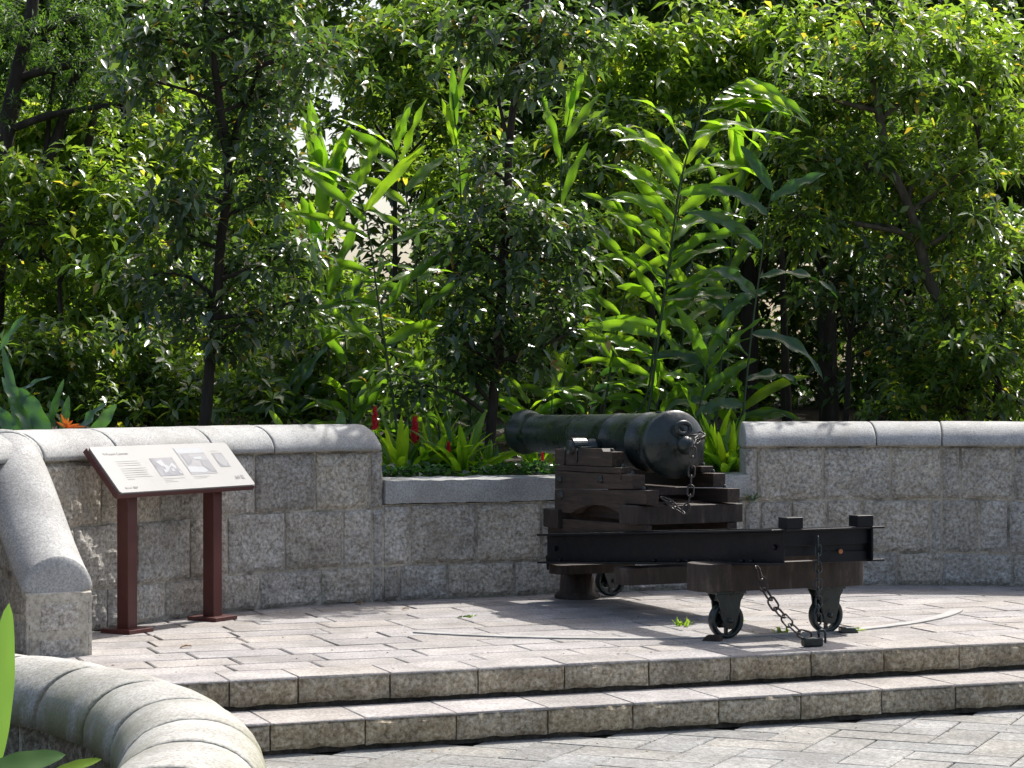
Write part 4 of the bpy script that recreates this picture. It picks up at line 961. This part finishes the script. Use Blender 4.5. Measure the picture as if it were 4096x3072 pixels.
def ginger(label, d, stem_px, n, L, W, mat, seed, group, start=.3, name='ginger_plant', side_bias=1.0, r=.012, roll=0.0, spread=55, dens_top=1.0, droop=.55, plane=(1, .35), lean=False):
    W *= .98; L *= 1.18
    rr = random.Random(seed); P = [pix(x, y, d + (dz[0] if dz else 0)) for x, y, *dz in stem_px]; base = P[0].copy(); base.z = .70
    root = empty(name, base, 0, label, 'ginger plant', group)
    pts = catm([Vector((0, 0, 0))] + [p - base for p in P], 8) if (P[0] - base).length > .05 else catm([p - base for p in P], 8)
    m = len(pts); MB().tube(pts, [r * (1 - .7 * i / m) for i in range(m)], 7).build('stem', STEMG, root)
    mb = MB(); ex = Vector((plane[0], plane[1], 0)).normalized()
    pk_ = None
    for k in range(n):
        if k > 2 and rr.random() < .12: continue
        t = min(1, start + (1 - start) * (k + rr.uniform(-.35, .35) * (0 < k < n - 1)) / (n - 1)); q = t * (m - 1); i = min(int(q), m - 2); p = pts[i].lerp(pts[i + 1], q - i); tg = (pts[i + 1] - pts[i]).normalized()
        sgn = 1 if k % 2 or (t > .74 and lean) else -1; a = R(rr.gauss(spread, 13)) * (1 - .35 * (t - start) / (1 - start))
        sd_ = (ex * sgn + Vector((rr.gauss(0, .25), rr.gauss(0, .35), 0))).normalized(); sd_ = (sd_ - tg * sd_.dot(tg)).normalized()
        dv = tg * math.cos(a) + sd_ * math.sin(a)
        ll_ = L * rr.uniform(.8, 1.15) * (.75 + .5 * min(1, t * 1.2) if t < .85 else 1.0 - (t - .85) * 1.2); nrm_ = tg * .45 + Vector((0, -.35 - .6 * rr.random(), .2))
        blade(mb, p, dv, nrm_, ll_, W * rr.uniform(.85, 1.15), droop=droop * rr.uniform(.7, 1.8) * (1 if t < .74 else .55), wave=W * .20, seed=rr.random(), twist=rr.gauss(0, .4), nl=18)
    mb.build('foliage', mat, root); return root
GG = 'tall ginger stems behind the embrasure'
ginger('tallest ginger stem with bright yellow green leaves fanned to the right at its tip', 16.9, [(641, 445), (650, 400), (658, 340), (668, 270), (674, 225), (682, 175), (700, 120), (722, 92), (748, 78)], 36, .58, .10, LEAF_GING, 1, GG, start=.34, spread=66, r=.014, lean=True, droop=.75)
ginger('ginger stem with broad leaves arching left beside the tallest one', 17.1, [(612, 445), (645, 400), (655, 340), (664, 300), (674, 240), (680, 200), (684, 165)], 20, .50, .10, LEAF_GING, 2, GG, start=.34, spread=64)
ginger('short ginger stem with lime leaves low in front of the clump', 16.6, [(690, 445), (700, 405), (706, 372), (708, 350)], 7, .40, .10, LEAF_GING, 3, GG, start=.4)
ginger('dark blue green ginger stem standing at the right side of the clump', 16.7, [(742, 445), (745, 395), (752, 330), (760, 270), (766, 225), (772, 190)], 11, .50, .11, LEAF_GING_D, 4, GG, start=.30, spread=70, droop=.9)
ginger('pale upright ginger stem behind the clump with yellowing leaves', 17.8, [(728, 445), (728, 330), (732, 240), (738, 190), (742, 165)], 14, .42, .085, LEAF_GING, 5, GG, start=.35, spread=32, droop=.3)
ginger('ginger stem leaning left, its lower leaves over the barrel', 17.2, [(600, 445), (612, 360), (622, 310), (632, 260), (640, 215)], 16, .45, .09, LEAF_GING, 6, GG, start=.3, spread=66)
ginger('ginger stem with backlit leaves right behind the slender dark trunk', 17.6, [(566, 445), (562, 330), (560, 240), (562, 160), (570, 110)], 8, .42, .08, LEAF_GING, 7, GG, start=.45, spread=30, droop=.25)
ginger('short ginger stem between the barrel and the dark stem', 17.3, [(668, 445), (676, 390), (684, 330), (690, 280)], 16, .42, .095, LEAF_GING, 8, GG, start=.2, spread=66)
ginger('arching ginger stem right of the clump with dark leaves over the barrel breech', 16.9, [(715, 445), (718, 400), (722, 350), (722, 310)], 9, .42, .11, LEAF_GING_D, 9, GG, start=.25, spread=72, droop=1.0)
GH = 'ginger stems behind the left parapet'
ginger('single ginger stem with long lime leaves spread like a feather left of the slender trunk', 16.5, [(398, 445), (393, 400), (386, 350), (378, 300), (370, 240), (362, 205), (357, 185)], 17, .56, .085, LEAF_GING, 11, GH, start=.42, spread=68, droop=.5)
ginger('ginger stem with wide backlit upright leaves beside the white sky gap', 17.4, [(332, 445), (330, 380), (326, 300), (325, 250), (328, 200), (330, 175)], 12, .48, .12, LEAF_GING, 12, GH, start=.45, spread=28, droop=.25)
ginger('leaning ginger stem behind the feather like one, leaves pointing right', 17.6, [(430, 445), (424, 370), (418, 300), (412, 230), (400, 170), (392, 140)], 18, .44, .085, LEAF_GING, 13, GH, start=.35, spread=60)
ginger('low bushy ginger stem above the red flowers', 17.0, [(352, 445), (350, 410), (346, 350), (342, 310)], 14, .42, .09, LEAF_GING, 14, GH, start=.2, spread=62)
ginger('upright ginger shoot with folded leaves at the top of the left clump', 18.0, [(470, 445), (465, 300), (460, 180), (456, 130), (452, 92)], 7, .40, .075, LEAF_GING, 15, GH, start=.5, spread=24, droop=.2)
ginger('low ginger stem just left of the slender trunk with broad pale leaves', 17.2, [(440, 445), (438, 410), (436, 370)], 10, .38, .10, LEAF_GING, 16, GH, start=.2, spread=60)

lowg = [(300, 17.4, 385), (322, 17.8, 360), (352, 17.2, 392), (380, 17.9, 350), (410, 17.5, 372), (455, 17.9, 378), (475, 17.3, 398), (530, 17.2, 400), (560, 17.8, 360), (590, 17.3, 375), (625, 17.9, 345), (655, 17.2, 392), (690, 17.6, 360), (715, 17.3, 380), (735, 17.0, 398), (345, 18.3, 300), (600, 18.2, 300), (700, 18.3, 300)]
lgl = ['behind the middle of the left parapet', 'left of the first red flower, half hidden', 'just behind the first red flower spike', 'under the feather like ginger stem', 'behind the tallest red flower spike', 'between the red flowers and the slender trunk', 'at the foot of the slender trunk, left side', 'above the cannon muzzle', 'above the middle of the barrel, set back', 'over the barrel near the bright lime shoot', 'over the reinforced part of the barrel', 'just above the breech', 'behind the breech right side', 'between breech and right parapet, set back', 'against the left end of the right parapet', 'set back behind the low left clump', 'set back between the slender trunk and the right clump', 'set back in the shade of the right clump']
for i, (px, d, tip) in enumerate(lowg):
    ginger('low leafy ginger shoot ' + lgl[i], d, [(px, 445), (px + (i % 3 - 1) * 4, (445 + tip) / 2), (px + (i % 5 - 2) * 5, tip)], 12 if tip > 340 else 16, .36, .085, LEAF_GING if i % 3 else LEAF_GING_D, 60 + i, 'low ginger shoots behind the walls', start=.15, spread=60, droop=.8)

# ---- low plants in and beside the embrasure
def clump(name, label, cat, loc, n, L, W, mat, seed, tilt=(10, 60), group=None, droop=.8, wave=.08):
    rr = random.Random(seed); root = empty(name, loc, 0, label, cat, group); mb = MB()
    for k in range(n):
        a = rr.uniform(0, 2 * math.pi); t = R(rr.uniform(*tilt)); dv = Vector((math.sin(t) * math.cos(a), math.sin(t) * math.sin(a), math.cos(t)))
        blade(mb, Vector((rr.uniform(-.04, .04), rr.uniform(-.04, .04), 0)), dv, Vector((0, 0, 1)) if t > .4 else Vector((math.cos(a), math.sin(a), .3)), L * rr.uniform(.7, 1.15), W * rr.uniform(.8, 1.2), droop=droop * rr.uniform(.5, 1.4), wave=W * wave, seed=rr.random(), twist=rr.gauss(0, .4))
    mb.build('foliage', mat, root); return root
GL_ = 'strappy plants behind the sill'
sp_ = [(402, 476, 15.7, 16, .34, 'strappy green plant at the left corner of the embrasure below the first red flower'), (435, 472, 15.9, 16, .36, 'strappy plant under the tallest red flower spike'), (462, 474, 15.8, 16, .34, 'strappy plant with arching blades right of the tallest red flower'), (490, 476, 15.9, 10, .22, 'small strappy plant at the foot of the slender trunk'), (726, 474, 16.1, 22, .32, 'bright leafy plant beside the end of the right parapet'), (715, 470, 16.3, 14, .36, 'leafy plant between barrel breech and right parapet'), (540, 474, 16.4, 10, .22, 'low plant under the cannon barrel with one red flower')]
for i, (px, py, d, n_, L_, lb) in enumerate(sp_):
    p = pix(px, py, d); clump('strappy_plant', lb, 'plant', (p.x, p.y, .74), int(n_ * 1.7), L_ * 1.45, .065, LEAF_GING, 30 + i, group=GL_)
def red_flower(label, px, py, d, h, r, i):
    top = pix(px, py, d); base = Vector((top.x + .02, top.y + .03, .70)); root = empty('red_ginger_flower', base, 0, label, 'flower', 'red ginger flower spikes')
    t = top - base; MB().tube(catm([(0, 0, 0), t * .5 + Vector((.015, 0, 0)), t - Vector((0, 0, h))], 5), .006, 6).build('stem', STEMG, root)
    mb = MB(); rr = random.Random(i)
    for k in range(26):
        f = k / 25; z = f * h; a = k * 2.4; rad = r * math.sin(math.pi * (.18 + .8 * f)) ** .7; c = t - Vector((0, 0, h)) + Vector((0, 0, z))
        dv = Vector((math.cos(a), math.sin(a), 1.1 + 1.2 * f)); blade(mb, c + Vector((math.cos(a), math.sin(a), 0)) * rad * .1, dv, Vector((math.cos(a), math.sin(a), -.2)), h * (.30 - .10 * f), r * (.95 - .4 * f), droop=-.5 * rr.random(), wave=0, seed=k, nl=4)
    mb.build('flower_spike', REDF, root)
red_flower('red ginger flower spike rising just behind the end of the left coping', 375, 409, 15.75, .16, .035, 1)
red_flower('tallest fully open red ginger flower spike above the sill', 415, 419, 15.8, .19, .045, 2)
red_flower('small red ginger flower low in front of the slender trunk', 448.5, 443, 15.7, .10, .03, 3)
red_flower('tiny red ginger flower under the cannon barrel', 542.5, 453, 16.2, .06, .02, 4)

# ground cover
rg = np.random.default_rng(5); P = []
for k in range(5200):
    s = rg.uniform(1.2, wall_path.len - .6); p, nn = wall_path.at(s); q = p - nn * (.62 + rg.uniform(0, 1) ** 1.3 * 2.4); P.append((q.x, q.y, .72 + rg.uniform(.0, .14)))
P = np.array(P); V, Fq = whorls(rg, P, np.array([0, 0, 1.0]) + rg.normal(size=P.shape) * .3, 5, .075, .05, spread=(55, 95), droop=.15)
o = np_mesh('ground_cover', V, Fq, LEAF_BROAD); tag(o, 'low glossy green ground cover on the bed behind the walls', 'ground cover', kind='stuff')

# broad leaved plants far left (bird of paradise)
def broad(name, label, loc, specs, mat, seed, flower=None, cat='plant'):
    root = empty(name, loc, 0, label, cat); mb = MB(); L0 = Vector(loc)
    for k, (px, py, d, tx_, ty_, dz, W, up) in enumerate(specs):
        a = pix(px, py, d) - L0; b_ = pix(tx_, ty_, d + dz) - L0; L_ = (b_ - a).length
        blade(mb, a, (b_ - a) + Vector((0, 0, L_ * .12)), Vector(up), L_, W * .7, droop=.5, wave=W * .12, seed=seed + k, nl=14, fold=.12)
    mb.build('foliage', mat, root)
    return root
p0 = pix(25, 430, 13.9)
broad('bird_of_paradise_plant', 'broad waxy leaved plant with torn pale leaves behind the coping at the left edge', (p0.x, p0.y, .70),
      [(20, 440, 13.9, 4, 345, .1, .10, (.3, -.9, .3)), (35, 440, 13.8, 5, 375, 0, .17, (.5, -.8, .35)), (10, 400, 13.9, 50, 372, -.1, .07, (0, -.5, .8)), (50, 440, 13.7, 22, 385, .1, .17, (-.4, -.8, .5)), (18, 440, 13.6, -10, 400, 0, .15, (.3, -.9, .2)), (45, 440, 14.2, 62, 378, 0, .08, (.5, -.8, .1)), (0, 350, 14.3, 25, 312, 0, .08, (0, -.6, .7))], LEAF_BROAD, 1)
p0 = pix(92, 430, 13.9)
broad('bird_of_paradise_plant', 'two grey green paddle leaves over the coping above the board, beside the orange flower', (p0.x, p0.y, .70),
      [(74, 440, 13.9, 104, 400, 0, .13, (-.5, -.6, .6)), (88, 445, 13.8, 114, 402, .05, .13, (.6, -.7, .3)), (62, 440, 14.1, 68, 395, 0, .09, (.3, -.9, .1))], LEAF_BROAD, 9)
p0 = pix(62, 430, 13.8); root = empty('orange_flower', (p0.x, p0.y, .70), 0, 'spiky orange bird of paradise flower just above the left coping', 'flower')
mb = MB(); L0 = Vector((p0.x, p0.y, .70)); c = pix(66, 428, 13.8) - L0
for k, (dx, dz, l_) in enumerate(((-.9, .6, .10), (-.35, 1, .13), (.2, 1, .09), (.7, .8, .09), (1, .35, .12), (1, .12, .16), (-.1, .7, .09))):
    blade(mb, c, (dx, rnd.uniform(-.2, .2), dz), (0, -1, .2), l_ * .75, .018, droop=.1, wave=0, seed=k, nl=5)
mb.build('petals', ORANGEF, root); MB().tube([(0, 0, 0), tuple(c * .6), tuple(c)], .008, 6).build('stem', STEMG, root)
# pale single leaves along the coping edge
for i, (px, py, tx_, ty_, d, W, m_, lb) in enumerate(((340, 432, 342, 412, 15.6, .075, LEAF_BROAD, 'pale rounded leaf standing behind the left coping near its end'), (285, 432, 270, 410, 16.0, .05, LEAF_LIME, 'ribbed lime fern leaf behind the left coping'), (552, 392, 568, 344, 16.6, .075, LEAF_LIME, 'bright lime leaf shoot above the barrel muzzle'))):
    b0 = pix(px, py, d); root = empty('leaf_shoot', (b0.x, b0.y, .70), 0, lb, 'plant'); mb = MB(); a = b0 - Vector((b0.x, b0.y, .70)); e_ = pix(tx_, ty_, d) - Vector((b0.x, b0.y, .70))
    blade(mb, a, e_ - a, (0.1, -1, .2), (e_ - a).length * 1.05, W, droop=.1, wave=.006, seed=i); mb.build('leaf_blade', m_, root); MB().tube([(0, 0, 0), tuple(a * .5), tuple(a)], .006, 6).build('stem', STEMG, root)

# foreground leaves in the planter (near left corner)
p0 = pix(6, 790, 7.4)
root = empty('planter_plant', (p0.x, p0.y, -.12), 0, 'large bright green paddle leaf at the left edge in front of the curved coping', 'plant'); L0 = Vector((p0.x, p0.y, -.12)); mb = MB()
a = pix(-6, 770, 7.4) - L0; b_ = pix(9, 603, 7.4) - L0; blade(mb, a, b_ - a, (.25, -1, .1), (b_ - a).length, .10, droop=.0, wave=.003, seed=3, nl=18, fold=.1, twist=.35)
a = pix(-20, 775, 7.2) - L0; b_ = pix(66, 756, 7.3) - L0; blade(mb, a, (b_ - a) + Vector((0, 0, .02)), (0, -.75, .6), (b_ - a).length, .09, droop=.12, wave=.003, seed=5, nl=14, fold=.08)
mb.build('foliage', LEAF_PADDLE, root)
root = empty('lime_leaf_shoot', (pix(70, 790, 7.2).x, 7.2, -.12), 0, 'small lime leaf tip in front of the curved coping at the bottom edge', 'plant'); L0 = root.location.copy(); mb = MB()
a = pix(50, 775, 7.2) - L0; b_ = pix(101, 757, 7.25) - L0; blade(mb, a, (b_ - a), (0, -.7, .7), (b_ - a).length, .045, droop=.1, wave=.002, seed=8, nl=10, fold=.1); mb.build('leaf_blade', LEAF_LIME, root)
MB().tube([(0, 0, 0), tuple((pix(50, 775, 7.2) - L0))], .006, 6).build('stem', STEMG, root)

# weeds and litter on the terrace
def ground_px(px, py, z=0.0): d = (HC - z) * F_PX / (py - HOR); return Vector(((px - 512) / F_PX * d, d, z))
def weed(label, px, py, n, L, seed, mat=LEAF_MID, z=0.0, tilt=(20, 80), W=.02):
    p = ground_px(px, py, z); clump('weed', label, 'weed', tuple(p), n, L, W, mat, seed, tilt=tilt, group='weeds in the paving joints', droop=.4)
weed('small leafy weed growing in the paving left of the near rear wheel', 683, 626, 16, .05, 1, LEAF_LITE, tilt=(0, 60), W=.022)
weed('tiny yellow green weed in the paving between the two rear wheels', 781, 633, 9, .045, 2, LEAF_LITE)
weed('flat pale weed patch in the paving right of the padlock', 852, 631, 16, .06, 3, LEAF_LITE, tilt=(60, 88))
weed('dark small weed low on the paving beneath the platform', 736, 622, 12, .06, 4, LEAF_MID, tilt=(50, 88))
weed('flat green weed in a joint near the wall foot', 468, 617, 10, .045, 5, LEAF_MID, tilt=(65, 88))
p = wall_path.at(S(752))[0]; clump('weed', 'small dark tuft growing from the wall joint beside the sill end', 'weed', (p.x - .02, p.y - .03, .615), 14, .075, .014, LEAF_DARK, 6, tilt=(20, 85), group='weeds in the paving joints')
litter = [(318, 727, -.3, 'on the plaza at the foot of the lower step, leftmost'), (330, 724, -.3, None), (398, 718, -.3, None), (480, 708, -.3, None), (553, 703, -.3, None), (780, 701, -.3, None), (852, 715, -.3, None), (925, 713, -.3, None), (958, 708, -.3, None), (409, 610, 0, None), (363, 605, 0, None), (192, 648, 0, None)]
ll_ = ['dry curled leaf on the plaza, leftmost at the foot of the lower step', 'second dry leaf from the left at the foot of the lower step', 'tan leaf under the lower step below the board side of the gun', 'dry leaf at the step foot below the left part of the sill', 'pale leaf at the step foot below the cannon muzzle', 'reddish dry leaf at the step foot below the near rear wheel', 'dry leaf on the plaza below the padlock', 'curled tan leaf on the plaza near the right edge, left one of two', 'curled tan leaf on the plaza nearest the right picture edge', 'dry yellow leaf at the wall foot left of the sill', 'pale leaf scrap at the wall foot below the left coping end', 'brown leaf on the terrace right of the board base plates']
for i, (px, py, z, _) in enumerate(litter):
    rr = random.Random(200 + i); q = ground_px(px, py, z); mb = MB(); a = rr.uniform(0, 6.28)
    blade(mb, (0, 0, .006), (math.cos(a), math.sin(a), .25), (0, 0, 1), rr.uniform(.05, .085), .028, droop=.9, wave=.004, seed=i, nl=6, fold=.35)
    o = mb.build('fallen_leaf', DEADLEAF); o.location = q + Vector((0, 0, .002)); tag(o, ll_[i], 'fallen leaf', 'dry leaves fallen on the paving')

rr = random.Random(31); mb = MB()
for i in range(420):
    a_, b_ = rr.uniform(-.8, 5.2), (rr.uniform(.1, 4.2) if i % 4 else -.55 - rr.random() ** 2 * .5); c = STEP_O + STEP_E * a_ + STEP_N * b_
    if c.y > wall_y(c.x) - .05: continue
    if i % 3 == 0 and b_ > .3: c.y = wall_y(c.x) - .04 - rr.random() ** 2 * .4
    t_ = rr.uniform(0, 6.28); k_ = rr.uniform(.006, .022)
    blade(mb, (c.x, c.y, .002 if b_ > 0 else -.298), (math.cos(t_), math.sin(t_), .1), (0, 0, 1), k_, k_ * .5, droop=.6, wave=.001, seed=i, nl=3, fold=.3)
tag(mb.build('leaf_litter', DEADLEAF), 'fine dry plant crumbs scattered over the paving', 'litter', kind='stuff')
